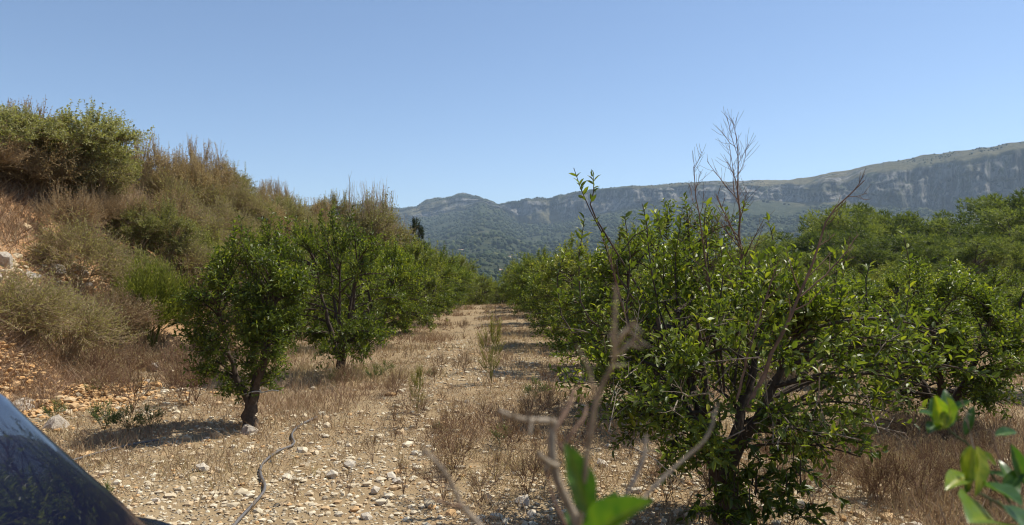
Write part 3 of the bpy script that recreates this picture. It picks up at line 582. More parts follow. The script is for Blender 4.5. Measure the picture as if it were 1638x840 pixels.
# ------------------------------------------------------------------ pine wood
def pine(seed, h=8.5, w_=2.9):
    g = rg(seed); K = 9; t = np.linspace(0, 1, K)[:, None]
    P = np.concatenate([.35*np.sin(t*3+seed)*t, .3*np.cos(t*2.4+seed)*t, t*h*.92-.3], 1); wood = [tubes(P, np.linspace(.17, .03, K), 7)]
    nc = 58; d = nz(g.normal(size=(nc*2, 3))); d = d[d[:, 2] > -.55][:nc]; nc = len(d)
    c = np.array([0, 0, h*.6]); E = c+d*np.array([w_, w_, h*.40])*(g.uniform(.5, 1.0, nc)**.5)[:, None]*(1+.2*waves(d, 2.5, seed))[:, None]
    a = np.clip((E[:, 2]-.8)/(h*.92), .15, .92)*(K-1.01); ai = a.astype(int); S = P[ai]
    wood.append(tubes(bez(S, (S+E)/2+[0, 0, .1], E, 5), np.linspace(.05, .012, 5)[None]*np.ones((nc, 1)), 4))
    n = nc*105; ci = np.repeat(np.arange(nc), 105); rad = g.uniform(.45, .85, nc)
    q = nz(g.normal(size=(n, 3)))*(g.uniform(0, 1, n)**.4)[:, None]; O = E[ci]+q*rad[ci][:, None]*np.array([1.05, 1.05, .95])
    n3 = n*3; Dn = nz(np.repeat(nz(q)*.9+[0, 0, .45], 3, 0)+nz(g.normal(size=(n3, 3)))*.9); L = g.uniform(.18, .36, n3)
    tone = np.clip(.45+.16*g.normal(size=n3)+np.repeat(g.normal(size=nc)*.22, 105*3), 0, 1)
    lv = leaves(np.repeat(O, 3, 0), Dn, nz(g.normal(size=(n3, 3))), L, L*.24, tone, BLADE)
    wv, wt, _ = cat(wood); return [('trunk', mk('pine_trunk', wv, wt, M['pinebark'], True)), ('needles', mk('pine_needles', lv[0], lv[1], M['pine'], False, tone=lv[2]))]
PINES = [pine(1), pine(2, 9.2, 2.6), pine(3, 8, 3.2), pine(4, 9, 2.8)]
g = rg(91); GP = 'pines of the wood behind the orchard'
def pn(px_, topy, d, k, s, label):
    x = (px_-VX)/F*d; ztop = EYE+(VY-topy)/F*d; z = Hs(x, d)-.3; plant('pine_tree', label, 'tree', PINES[k], (x, d, z), g.uniform(0, 6.28), (s*(ztop-z)/8.6*.95, s*(ztop-z)/8.6*.95, (ztop-z)/8.9), GP)
pn(1422, 322, 88, 2, 1.15, 'domed dark pine standing out against the cliff')
pn(1350, 338, 84, 1, 1.15, 'tall pine just before the domed dark one')
pn(1632, 318, 70, 3, 1.2, 'tallest light green pine at the picture edge')
top = [(1215, 395), (1250, 385), (1290, 372), (1330, 360), (1380, 352), (1450, 368), (1500, 360), (1550, 352), (1600, 336), (1660, 330), (1720, 325)]
for k in range(15):
    a = 1205+k*36+g.uniform(-8, 8); ty = np.interp(a, *zip(*top))+g.uniform(-4, 10); pn(a, ty-12, g.uniform(84, 108), k % 4, g.uniform(1.1, 1.4), 'pine in the back line of the wood under the cliff')
for k in range(14):
    a = 1230+k*40+g.uniform(-10, 10); ty = np.interp(a, *zip(*top))+g.uniform(18, 34); pn(a, ty-12, g.uniform(60, 76), (k+1) % 4, g.uniform(1.1, 1.4), 'pine in the middle of the wood above the citrus')
for k in range(12):
    a = 1260+k*46+g.uniform(-12, 12); ty = np.interp(a, *zip(*top))+g.uniform(45, 62); pn(a, ty-14, g.uniform(46, 56), (k+2) % 4, g.uniform(1.05, 1.35), 'low pine at the front edge of the wood')
for k in range(8):
    a = 900+k*38+g.uniform(-10, 10); pn(a, 418+g.uniform(-6, 8), g.uniform(85, 115), k % 4, 1.2, 'pine beyond the orchard, behind the front citrus tree')

# ------------------------------------------------------------------ far wood on the slopes, houses
g = rg(101); N = 20000
ri = np.where(g.uniform(size=N*3) < .95, g.integers(0, NS-1, N*3), g.integers(NS+NC, NS+NC+NP-2, N*3)); ci = g.integers(0, n-2, N*3)
wgt = np.array([1.0]*NS); P = MV[ri, ci]*(g.uniform(0, 1, (N*3, 1)))
fr = g.uniform(0, 1, (N*3, 1)); fc = g.uniform(0, 1, (N*3, 1))
P = (MV[ri, ci]*(1-fr)+MV[ri+1, ci]*fr)*(1-fc)+(MV[ri, ci+1]*(1-fr)+MV[ri+1, ci+1]*fr)*fc
ppx = P[:, 0]/P[:, 1]*F+VX
ok = (ppx > 520) & (ppx < 1700) & (P[:, 1] > 560)
dens = fbm(P[:, 0]*.004, P[:, 1]*.004, 51, 4)+.5*fbm(P[:, 0]*.02, P[:, 1]*.02, 52, 2)
ok &= dens > -.3+.35*sstep(.6, 1, ri/NS)*(ppx > 1100)
P = P[ok][:N]; y = P[:, 1]; sz = g.uniform(1.8, 5.0, len(P))*(.8+.55*(y > 1500))*np.where(g.uniform(size=len(P)) < .15, 1.5, 1)*np.where(ri[ok][:N] > NS, .45, 1)
near = y < 640
def blobs(P, sz, base):
    nb = len(P); v0, t0 = base; m = len(v0)
    V = v0[None]*(1+.28*g.normal(size=(nb, m, 1)))*sz[:, None, None]*np.array([1, 1, .95])+P[:, None]+np.array([0, 0, 1.])*(sz*.55)[:, None, None]
    T = (t0[None]+(np.arange(nb)*m)[:, None, None]).reshape(-1, 3); tn = np.clip(np.repeat(g.normal(size=nb)*.25+.45, m)+g.normal(size=nb*m)*.08, 0, 1)
    return V.reshape(-1, 3), T, tn
v, t_, a = cat([blobs(P[near], sz[near], ICO1), blobs(P[~near], sz[~near], ICO0)])
o = ob('distant_woodland', mk('distant_woodland', v, t_, M['wood_far'], True, tone=a), kind='stuff'); o['label'] = 'blue-green scrub and woods covering the far slopes'; o['category'] = 'woodland'
# woods on the valley floor between orchard and slopes
Nv = 1900; y = g.uniform(120, 520, Nv); x = y*g.uniform(-.5, .8, Nv); keep = (x/y > -.35) & ~((np.abs(x/y*F+VX-808) < 14) & (y < 460))
x, y = x[keep], y[keep]; P = np.stack([x, y, H(x, y)], 1)
def leafblobs(P, sz, nl=32):
    nb = len(P); d = nz(g.normal(size=(nb, nl, 3))); O = P[:, None]+np.array([0, 0, 1.])*(sz*.9)[:, None, None]+d*sz[:, None, None]*(g.uniform(.5, 1.05, (nb, nl, 1)))*np.array([1, 1, .95])
    O = O.reshape(-1, 3); m = len(O); L = np.repeat(sz, nl)*.75*g.uniform(.6, 1.2, m)
    return leaves(O, nz(g.normal(size=(m, 3))), nz(d.reshape(-1, 3)), L, L*.6, np.clip(np.repeat(g.normal(size=nb)*.2+.5, nl)+g.normal(size=m)*.12, 0, 1), (LEAF_A[0][[0, 2, 3, 4]], np.array([[0, 2, 3], [0, 3, 1]])))
lv = leafblobs(P, g.uniform(1.4, 2.6, len(P)))
o = ob('valley_woodland', mk('valley_woodland', lv[0], lv[1], M['pine'], False, tone=lv[2]), kind='stuff'); o['label'] = 'green scrub and groves on the valley floor beyond the lane'; o['category'] = 'woodland'

def mtz(x, y):        # height of the mountain skirt near a point
    q = MV[:NS].reshape(-1, 3); k = np.argmin((q[:, 0]-x)**2+(q[:, 1]-y)**2); return q[k, 2]
def house(px_, y, w_, d_, h_, label, z=None, rz=.2):
    x = (px_-VX)/F*y; z = mtz(x, y) if z is None else z
    t = thing('country_house', label, 'house', (x, y, z), rz, 1, 'houses in the valley')
    bx = lambda x0, x1, y0, y1, z0, z1: (np.array([[x0, y0, z0], [x1, y0, z0], [x1, y1, z0], [x0, y1, z0], [x0, y0, z1], [x1, y0, z1], [x1, y1, z1], [x0, y1, z1]]), np.array([[0, 1, 5, 4], [1, 2, 6, 5], [2, 3, 7, 6], [3, 0, 4, 7], [4, 5, 6, 7], [3, 2, 1, 0]]))
    v, q = bx(-w_/2, w_/2, -d_/2, d_/2, -6, h_); ob('wall', mk('wall', v, q, M['wall']), t)
    e = .4; rv = np.array([[-w_/2-e, -d_/2-e, h_+.02], [w_/2+e, -d_/2-e, h_+.02], [w_/2+e, d_/2+e, h_+.02], [-w_/2-e, d_/2+e, h_+.02], [-w_/2-e, 0, h_+d_*.22], [w_/2+e, 0, h_+d_*.22]])
    ob('roof', mk('roof', rv, np.array([[0, 1, 5], [0, 5, 4], [2, 3, 4], [2, 4, 5], [1, 2, 5], [3, 0, 4], [0, 3, 2], [0, 2, 1]]), M['roof']), t)
    for k in range(max(2, int(w_//4))):
        xx = -w_/2+(k+.5)*w_/max(2, int(w_//4)); v, q = bx(xx-.5, xx+.5, -d_/2-.03, -d_/2+.05, h_*.35, h_*.35+1.3); ob('window', mk('window', v, q, M['plastic']), t)
house(806, 1200, 20, 9, 4.5, 'long low white house in the valley, beside the cypress', None, .1)
house(784, 1720, 16, 10, 6, 'white farmhouse on the far slope above the nearest house')
house(812, 1640, 14, 9, 6, 'pale farmhouse on the far slope, beside a second one', None, -.3)
house(828, 1700, 11, 9, 7, 'small pale house at the end of the far row', None, .6)
house(738, 1980, 14, 8, 6, 'isolated pale house higher on the far slope', None, .3)
for k, (a, d, topy, nm) in enumerate(((811, 1190, 420, 'dark cypress beside the long low valley house'), (796, 1170, 424, 'darker pointed cypress a little before the farmhouses'))):
    x = (a-VX)/F*d; zb = mtz(x, d); h_ = max(9., EYE+(VY-topy)/F*d-zb); plant('cypress_tree', nm, 'tree', cyp, (x, d, zb-.5), k, (2.6, 2.6, h_/4.25))

# ------------------------------------------------------------------ stones
def rockmesh(seed, base, matn, flat=.6, rough=.18):
    g = rg(seed); v, t_ = base; v = v*(1+rough*waves(v, 2.2, seed)[:, None]+rough*.6*g.normal(size=(len(v), 1))*(.5 if len(v) > 50 else 1))
    cut = nz(g.normal(size=(5, 3)))
    for c_ in cut: d = v@c_; v = v-np.maximum(0, d-.62)[:, None]*c_
    return mk('stone', v*np.array([1, .8, flat]), t_, M[matn], False)
PEB = [rockmesh(200+k, ICO0, 'stone') for k in range(6)]; BLD = [rockmesh(220+k, ICO1, 'boulder', .72, .2) for k in range(5)]; OCH = [rockmesh(240+k, ICO1, 'ochre', .6, .2) for k in range(4)]
g = rg(111)
def boulder(name, meshes, px_, s, label, sink=.25, group=None):
    p = hit(*px_); o = ob(name, meshes[int(g.integers(len(meshes)))], None, p+[0, 0, s*.72*(.5-sink)], (g.uniform(-.4, .4), g.uniform(-.4, .4), g.uniform(0, 6.28)), (s, s, s)); return tag(o, label, 'rock', group)
for px_, s, lb in [((100, 437), .2, 'pale round boulder on the bank slope above the wispy bush'), ((18, 425), .24, 'grey blocky boulder at the picture edge of the bank'), ((60, 447), .17, 'brown flat rock on the bank left of the pale round boulder'),
                   ((145, 440), .11, 'small pale rock just beside the round boulder on the bank'), ((150, 458), .1, 'small rock below the group of pale bank rocks'), ((165, 410), .12, 'grey rock half hidden in rust-brown shrubs'), ((118, 412), .09, 'small white rock above the round boulder'),
                   ((190, 438), .15, 'dark-sided rock under the olive shrub'), ((160, 527), .12, 'ochre-tinted rock among the wispy bushes'), ((135, 572), .09, 'small grey rock at the foot of the wispy bush'), ((205, 578), .14, 'upright grey rock at the foot of the bank'),
                   ((255, 592), .17, 'long flat grey rock at the foot of the bank'), ((188, 593), .11, 'low grey rock before the upright rock'), ((240, 612), .09, 'white flat stone before the long flat rock'), ((105, 680), .17, 'pale boulder in weeds beside the blue car'),
                   ((45, 655), .22, 'large pale rock under the orange rubble beside the car'), ((95, 640), .12, 'grey rock at the edge of the orange rubble'), ((402, 690), .12, 'grey stone at the base of the small citrus trunk'), ((35, 470), .12, 'tilted pale slab on the bank slope near the picture edge'), ((5, 447), .14, 'broken rock under the blocky boulder')]:
    boulder('boulder', BLD, px_, s, lb)
for px_, s, lb in [((32, 622), .14, 'rusty orange tilted rock on the rubble heap'), ((20, 640), .15, 'broad orange rock at the foot of the rubble heap'), ((100, 622), .11, 'bright orange lump at the edge of the rubble heap'), ((55, 632), .08, 'small orange rock beside the tilted one'), ((80, 645), .12, 'buff orange rock beside the grey one')]:
    boulder('orange_rock', OCH, px_, s, lb)
# clearing mask: where stones show between the grass
def bare(x, y):
    m = fbm(x*.55+3, y*.4, 61, 4)-.12*sstep(-.2, .3, x)
    lane = np.exp(-((x+.9)/.55)**2)*.55+np.exp(-((x-.75)/.4)**2)*.1
    return m*.7+lane+.35*sstep(7, 3.5, y)*sstep(.8, -.6, x)+.3*sstep(-1, -2.2, x)*sstep(12, 8, y)
Np = 80000; y = 2.6+16*g.uniform(0, 1, Np)**1.25; x = y*g.uniform(-.66, .72, Np); bt_, _ = bank_t(x, y)
keep = (bare(x, y)+g.normal(size=Np)*.3 > .12) & (bt_ < .03); x, y = x[keep], y[keep]
sz = np.exp(g.normal(size=len(x))*.55)*.0118; sz = np.clip(sz, .005, .07)
# the largest in view are stones of their own
app = sz/y; top_ = np.argsort(-app)[:290]; sel = np.zeros(len(x), bool); sel[top_] = True; z = H(x, y)
for q in top_:
    s = sz[q]; d_ = 'pale limestone pebble among many on the stony ground'
    tag(ob('pebble', PEB[int(g.integers(6))], None, (x[q], y[q], z[q]+s*.22), (g.uniform(-.4, .4), g.uniform(-.4, .4), g.uniform(0, 6.28)), (s, s, s)), d_, 'pebble', 'pebbles strewn over the ground')
x, y, z, sz = x[~sel][:21000], y[~sel][:21000], z[~sel][:21000], sz[~sel][:21000]
def scatter_stones(x, y, z, sz, tone, base=ICO0, flat=.6):
    nb = len(x); v0, t0 = base; m = len(v0); V = v0[None]*(1+.2*g.normal(size=(nb, m, 1)))*np.array([1, 1, flat])
    V = V*np.stack([g.uniform(.75, 1.3, nb), g.uniform(.75, 1.2, nb), g.uniform(.7, 1.3, nb)], 1)[:, None]
    a = g.uniform(0, 6.28, nb); c_, s_ = np.cos(a)[:, None], np.sin(a)[:, None]; X = V[..., 0]*c_-V[..., 1]*s_; Y = V[..., 0]*s_+V[..., 1]*c_
    V = np.stack([X, Y, V[..., 2]], -1)*sz[:, None, None]+np.stack([x, y, z+sz*.2], 1)[:, None]
    return V.reshape(-1, 3), (t0[None]+(np.arange(nb)*m)[:, None, None]).reshape(-1, 3), np.repeat(tone, m)
v, t_, a = scatter_stones(x, y, z, sz, np.clip(.55+.25*g.normal(size=len(x))-.12*(fbm(x*.5, y*.5, 66) > .4), .08, 1))
o = ob('gravel', mk('gravel', v, t_, M['gravel'], False, tone=a), kind='stuff'); o['label'] = 'small pale limestone gravel over the dry ground'; o['category'] = 'gravel'
# orange rubble heap at the foot of the bank and loose rubble on its slope
Nr = 3600; c0 = hit(40, 605); x = c0[0]+g.normal(size=Nr)*.75; y = c0[1]+g.normal(size=Nr)*.75; sz = np.clip(np.exp(g.normal(size=Nr)*.5)*.022, .01, .07)
x2, y2 = [], []
for (a, b, s1, n2) in ((40, 445, .5, 500), (130, 440, .45, 400), (170, 430, .4, 200), (30, 480, .5, 300)):
    p = hit(a, b); x2.append(p[0]+g.normal(size=n2)*s1); y2.append(p[1]+g.normal(size=n2)*s1)
x2, y2 = np.concatenate(x2), np.concatenate(y2); hp = .22*np.exp(-(((x-c0[0])**2+(y-c0[1])**2)/.8))
A1 = scatter_stones(x, y, H(x, y)+hp*g.uniform(0, 1, Nr), sz, np.clip(.02+.12*np.abs(g.normal(size=Nr)), 0, 1))
A2 = scatter_stones(x2, y2, H(x2, y2), np.clip(np.exp(g.normal(size=len(x2))*.6)*.03, .012, .1), np.clip(.3+.25*g.normal(size=len(x2)), 0, 1))
v, t_, a = cat([A1, A2]); o = ob('rubble', mk('rubble', v, t_, M['gravel'], False, tone=a), kind='stuff'); o['label'] = 'orange stony rubble slipping off the bank'; o['category'] = 'rubble'

# ------------------------------------------------------------------ dry grass and weeds
g = rg(121)
def grass(x, y, h, nb, spread, tone, wid=.0032, lean=.45, arch=.25):
    m = len(x)*nb; X = np.repeat(x, nb)+g.normal(size=m)*spread; Y = np.repeat(y, nb)+g.normal(size=m)*spread; hh = np.repeat(h, nb)*g.uniform(.45, 1.15, m)
    B = np.stack([X, Y, H(X, Y)-.01], 1); d = nz(np.concatenate([g.normal(size=(m, 2))*lean, np.ones((m, 1))], 1))
    bend = np.concatenate([g.normal(size=(m, 2))*arch, np.zeros((m, 1))], 1)*hh[:, None]
    mid = B+d*(hh*.55)[:, None]; tip = B+d*hh[:, None]+bend; s = nz(np.cross(d, nz(g.normal(size=(m, 3)))))*(wid*g.uniform(.7, 1.4, m)*np.maximum(1, Y/9))[:, None]
    tn = np.clip(np.repeat(tone, nb)+g.normal(size=m)*.14, 0, 1); nr_ = Y < 12; fa = ~nr_; m1, m2 = nr_.sum(), fa.sum()
    V = np.stack([B-s, B+s, mid-s*.7, mid+s*.7, tip], 1)[nr_].reshape(-1, 3); T = (np.array([[0, 1, 3], [0, 3, 2], [2, 3, 4]])[None]+(np.arange(m1)*5)[:, None, None]).reshape(-1, 3)
    V2 = np.stack([B-s*1.3, B+s*1.3, tip], 1)[fa].reshape(-1, 3); T2 = np.arange(m2*3).reshape(-1, 3)      # far blades: one face
    return cat([(V, T, np.repeat(tn[nr_], 5)), (V2, T2, np.repeat(tn[fa], 3))])
Ng = 54000; y = 2.3+44*g.uniform(0, 1, Ng)**1.6; x = y*g.uniform(-.6, .95, Ng); bt_, _ = bank_t(x, y)
keep = (bare(x, y)+g.normal(size=Ng)*.22 < .3) & (bt_ < .08) & ((x > -6.5) | (y > 9)); x, y = x[keep], y[keep]
tall = vn(x*.9, y*.7, 71)
A = grass(x, y, (.07+.2*tall**2)*g.uniform(.6, 1.5, len(x)), 7, .06, .28+.5*vn(x*.6, y*.5, 73))
# bank grass
Nb = 17000; y = 8+34*g.uniform(0, 1, Nb)**1.5; tt = g.uniform(-.08, 1.1, Nb); x = bank_t(np.zeros(Nb), y)[1]-4.3*tt
k = (x/y > -.85) & (vn(x*.8, y*.8, 75) > .2) & ~((VX+x/y*F < 215) & (np.abs(VY+(EYE-H(x, y))/y*F-440) < 45) & (g.uniform(size=Nb) < .75)); x, y = x[k], y[k]
Bk = grass(x, y, .18+.34*vn(x*1.1, y*1.1, 76), 8, .09, .3+.45*vn(x*.5, y*.5, 77), .0042, .5, .4)
Nl = 15000; y = 2.6+24*g.uniform(0, 1, Nl)**1.5; x = y*g.uniform(-.5, .75, Nl); bt_, _ = bank_t(x, y); k = (bt_ < .05) & (bare(x, y)+g.normal(size=Nl)*.3 < .45); x, y = x[k], y[k]
Lt = grass(x, y, g.uniform(.06, .16, len(x)), 5, .07, .45+.4*vn(x*.7, y*.7, 79), .0028, 3.0, .2)   # fallen, matted straw
v, t_, a = cat([A, Bk, Lt]); o = ob('dry_grass', mk('dry_grass', v, t_, M['straw'], False, tone=a), kind='stuff'); o['label'] = 'thin straw-brown dry grass over lane and bank'; o['category'] = 'grass'
W_DRY = bush_parts('dry_weed', 'deadwood', 'dryleaf', 'stems', 'foliage', seed=131, rad=(.13, .13, .2), zc=.2, th=.03, tr=.005, n_limb=4, n_br=16, n_tw=5, n_lf=4, leaf=.018, lw=.3, twl=(.06, .16), twr=.0018, up=1.0, rnd=.5, brr=.003, tone0=.3, bottom=-.2)
W_STR = bush_parts('straw_weed', 'straw', 'straw', 'stems', 'foliage', seed=132, rad=(.16, .16, .2), zc=.18, th=.02, tr=.004, n_limb=6, n_br=22, n_tw=5, n_lf=5, leaf=.03, lw=.12, twl=(.08, .22), twr=.0016, up=.9, rnd=.6, brr=.0026, tone0=.45, bottom=-.2, lfdir=1.2)
W_GRN = bush_parts('green_weed', 'weed', 'weed', 'stems', 'foliage', seed=133, rad=(.15, .15, .14), zc=.13, th=.02, tr=.005, n_limb=5, n_br=20, n_tw=5, n_lf=6, leaf=.03, lw=.35, twl=(.05, .14), twr=.002, up=.7, rnd=.7, brr=.003, tone0=.4, bottom=-.2)
W_YEL = bush_parts('yellow_weed', 'ystalk', 'ystalk', 'stems', 'foliage', seed=134, rad=(.12, .12, .4), zc=.36, th=.03, tr=.006, n_limb=7, n_br=26, n_tw=7, n_lf=6, leaf=.035, lw=.12, twl=(.1, .26), twr=.002, up=1.6, rnd=.3, brr=.003, tone0=.5, lfdir=1.5, bottom=-.7)
g = rg(141)
def weed(parts, name, label, px_, s=1., group=None, mats=None):
    p = hit(*px_); plant(name, label, 'weed', parts, p, g.uniform(0, 6.28), s, group, mats)
weed(W_YEL, 'yellow_weed', 'tall yellow-green stalks standing in the lane', (786, 613), 1.05)
weed(W_YEL, 'yellow_weed', 'thin yellowish stalk near the middle of the lane', (668, 660), .6)
for px_, s, lb in [((178, 686), 1.4, 'green weed patch beside the shadow of the small citrus tree'), ((215, 690), 1.3, 'dark green weed inside the shadow of the small tree'), ((160, 630), 1.0, 'bluish green weed on stony ground before the bank'), ((100, 668), 1.0, 'green weed growing by the pale boulder near the car'),
                   ((175, 800), .7, 'small green weed beside the blue car'), ((700, 690), .5, 'bright green seedling in the lane'), ((600, 610), 1.2, 'leafy green weed beside the second citrus trunk'), ((620, 600), 1.1, 'pale green weed just right of the second citrus trunk'), ((540, 612), 1.0, 'green weed at the foot of the second citrus tree'), ((800, 712), .9, 'thin green weed between lane and front tree'), ((690, 605), .7, 'yellow-green weed low in the lane near the tall stalks'), ((250, 682), 1.1, 'low weed under the crown edge of the small tree'), ((855, 640), 1.3, 'green weed in the shade of the lane trees')]:
    weed(W_GRN, 'green_weed', lb, px_, s*.62)
GY, GS = 'dark dry weeds standing in the lane', 'straw weeds standing in the lane'
for px_ in ((745, 745), (785, 770), (735, 690), (690, 720), (720, 760), (655, 790), (815, 740), (640, 700), (770, 690), (860, 720), (905, 740), (930, 700), (980, 720), (560, 790), (470, 800), (600, 740), (700, 650), (840, 690), (1010, 735), (1320, 790), (1400, 800), (1480, 760), (1560, 720), (1250, 810), (1440, 720)):
    weed(W_DRY, 'dry_weed', 'dark brittle dry weed standing among the lane grass', (px_[0]+g.uniform(-8, 8), px_[1]), g.uniform(.4, .7), GY)
for k in range(46):
    a, b = g.uniform(540, 1010), 520+300*g.uniform()**1.3
    if b < 560 and not 690 < a < 850: continue
    weed(W_STR, 'straw_weed', 'straw-coloured dry weed among the lane grass', (a, b), g.uniform(.45, .9), GS)
for k in range(40):
    weed(W_STR, 'straw_weed', 'straw-coloured dry weed in the strip below the front tree', (g.uniform(1020, 1638), g.uniform(700, 830)), g.uniform(.5, .9), 'straw weeds below the front tree')
for k in range(16):
    weed(W_STR, 'straw_weed', 'straw-coloured dry weed before the foot of the bank', (g.uniform(150, 330), g.uniform(590, 660)), g.uniform(.9, 1.5), 'straw weeds before the bank')

# ------------------------------------------------------------------ parked car (its sloping tail shows)
def car():
    t = thing('parked_car', 'glossy navy blue car parked at the picture corner, dusty sloping tail', 'car', (-1.625, 0, .02))
    ys_ = np.array([-2.12, -2.08, -1.95, -1.6, -1.15, -.95, -.4, .2, .8, 1.2, 1.4, 1.5, 1.6, 1.7, 1.78, 1.86, 1.94, 2.02, 2.1, 2.13, 2.15])
    zt_ = np.array([.45, .62, .76, .86, .94, .99, 1.4, 1.52, 1.55, 1.54, 1.435, 1.33, 1.235, 1.15, 1.078, 1.025, .985, .962, .945, .78, .5])
    yy = np.interp(np.linspace(0, 1, 160), np.linspace(0, 1, len(ys_)), ys_); zz = np.interp(yy, ys_, zt_)
    for _ in range(5): zz[1:-1] = .25*zz[:-2]+.5*zz[1:-1]+.25*zz[2:]
    rows = []; m = 26
    for y, zt in zip(yy, zz):
        taper = 1-.06*sstep(1.5, 2.17, y)-.16*sstep(-1.4, -2.12, y)
        f = np.linspace(0, 1, m); zb = .2
        a = np.minimum(f/.72, 1); z = zb+(zt-.10-zb)*a
        def wid(z): return .86-.05*np.clip((.5-z)/.3, 0, 1)**2-.16*np.clip((z-.86)/.6, 0, 1)**1.15
        xw = wid(z); q = np.clip((f-.72)/.28, 0, 1)
        z = z+.10*np.sin(q*np.pi/2)**.9; xx = xw*np.where(q > 0, np.cos(q*np.pi/2)**.55, 1)
        rows.append(np.stack([xx*taper, np.full(m, y), z], 1))
    G = np.array(rows); full = np.concatenate([G, (G*np.array([-1, 1, 1]))[:, ::-1]], 1); k = full.shape[1]; n_ = len(full)
    i, j = np.meshgrid(np.arange(n_-1), np.arange(k-1), indexing='ij'); Q = np.stack([i*k+j, (i+1)*k+j, (i+1)*k+j+1, i*k+j+1], -1).reshape(-1, 4)
    V = full.reshape(-1, 3)
    bd = ob('body', mk('car_body', V, Q, M['car'], True), t)
    def endcap(i_, flip):
        ring = full[i_]; c_ = ring.mean(0)[None]; V = np.vstack([ring, c_]); k_ = len(ring); T = np.array([[a, (a+1) % k_, k_] for a in range(k_)]); return mk('end_panel', V, T if flip else T[:, ::-1], M['car'], False)
    ob('tail_panel', endcap(-1, True), t); ob('nose_panel', endcap(0, False), t)
    v, q = full[:, [0, -1]].reshape(-1, 3)+[0, 0, .001], np.array([[2*a, 2*a+1, 2*a+3, 2*a+2] for a in range(n_-1)]); ob('underbody', mk('underbody', v, q, M['plastic']), t)
    def patch(name, y0, y1, z0, z1, side, matn, off=.006):     # panel laid 6 mm proud of the body side
        yv = np.linspace(y0, y1, 14); rows_ = []
        for y in yv:
            i_ = int(np.argmin(abs(yy-y))); g_ = G[i_]; tp = g_[:, 2].max(); zl = np.linspace(z0, min(z1, tp-.09), 8); o_ = np.argsort(g_[:19, 2]); rows_.append(np.stack([side*(np.interp(zl, g_[:19, 2][o_], g_[:19, 0][o_])+off), np.full(8, y), zl], 1))
        V = np.array(rows_); i, j = np.meshgrid(np.arange(13), np.arange(7), indexing='ij'); Q = np.stack([i*8+j, (i+1)*8+j, (i+1)*8+j+1, i*8+j+1], -1).reshape(-1, 4)
        return ob(name, mk(name, V.reshape(-1, 3), Q if side > 0 else Q[:, ::-1], M[matn], True), t)
    for s in (1, -1):
        patch('side_window', -.35, .15, .92, 1.3, s, 'glass'); patch('side_window', .22, .75, .92, 1.3, s, 'glass'); patch('tail_light', 1.98, 2.1, .68, .86, s, 'lamp'); patch('headlight', -2.02, -1.85, .52, .64, s, 'alloy')
        dh = ob('door_handle', mk('door_handle', *tubes(np.array([[s*.865, .02, .8], [s*.89, .05, .8], [s*.89, .15, .8], [s*.865, .18, .8]]), np.full(4, .012), 6), M['car'], True), t)
        ob('door_mirror', mk('mirror', ICO2[0]*[.11, .06, .075]+[s*.95, -.62, .98], ICO2[1], M['car'], True), t)
        for y in (-1.35, 1.3):
            a = np.linspace(0, 2*np.pi, 29); prof = np.array([[.0, .2], [-.02, .3], [.03, .325], [.17, .325], [.21, .3], [.2, .2]])
            V = np.array([[[s*(.66+p_[0]), y+p_[1]*math.cos(b), .325+p_[1]*math.sin(b)] for p_ in prof] for b in a[:-1]]).reshape(-1, 3); k_ = len(prof)
            Q = np.array([[b*k_+c_, ((b+1) % 28)*k_+c_, ((b+1) % 28)*k_+c_+1, b*k_+c_+1] for b in range(28) for c_ in range(k_-1)])
            wh = ob('wheel', mk('tyre', V, Q, M['rubber'], True), t)
            sp = []
            for c_ in range(5):
                b = c_*2*np.pi/5; sp.append(tubes(np.array([[s*.855, y, .325], [s*.85, y+.19*math.cos(b), .325+.19*math.sin(b)]]), np.array([.035, .022]), 6))
            sp.append(tubes(np.stack([np.full(29, s*.85), y+.19*np.cos(a), .325+.19*np.sin(a)], 1), np.full(29, .016), 6)); v, q, _ = cat(sp); ob('rim', mk('rim', v, q, M['alloy'], True), wh)
    return t
car()

# ------------------------------------------------------------------ near twigs and leaves in front of the lens
def smooth(P, it=2):
    for _ in range(it):
        q = np.empty((len(P)*2-2, 3)); q[0::2] = P[:-1]*.75+P[1:]*.25; q[1::2] = P[:-1]*.25+P[1:]*.75; P = np.vstack([P[:1], q, P[-1:]])
    return P
def bigleaf(tone, curl=.12, fold=.16, spot=False):
    nl, nw = 14, 6; V = []; 
    for a in range(nl+1):
        u = a/nl; w_ = .5*(math.sin(math.pi*u**.85)**.8 if 0 < u < 1 else 0)+.004
        for b in range(-nw//2, nw//2+1):
            q = b/(nw/2); V.append([u, q*w_, fold*abs(q)*w_*1.4-curl*u*u*1.2+.012*math.sin(u*17)*abs(q)])
    k = nw+1; Q = [[a*k+b, (a+1)*k+b, (a+1)*k+b+1, a*k+b+1] for a in range(nl) for b in range(nw)]
    V = np.array(V); q = np.tile(np.abs(np.arange(-nw//2, nw//2+1)), nl+1); tn = tone+.22*(q == 0)+.05*np.sin(V[:, 0]*60+q*2)+rg(int(tone*1000)).normal(size=len(V))*.04
    return mk('leaf', V, np.array(Q), M['nearleaf'], True, tone=np.clip(tn, 0, 1))
def nearleaf():
    m = leafmat('near_citrus_leaf', [(0, (.035, .075, .025)), (.4, (.06, .14, .018)), (.75, (.16, .24, .02)), (1, (.36, .37, .03))], .42, .34, .5)
    return m
M['nearleaf'] = nearleaf()
def leafobj(parent, origin, base, tip, d0, d1, wr, face, tone, curl=.12, fold=.16):
    a, b = pt(*base, d0)-origin, pt(*tip, d1)-origin; L_ = np.linalg.norm(b-a)
    o = ob('leaf', bigleaf(tone, curl, fold), parent); o.matrix_basis = basis(b-a, np.array(face, float), L_, L_*wr*.88, a); return o
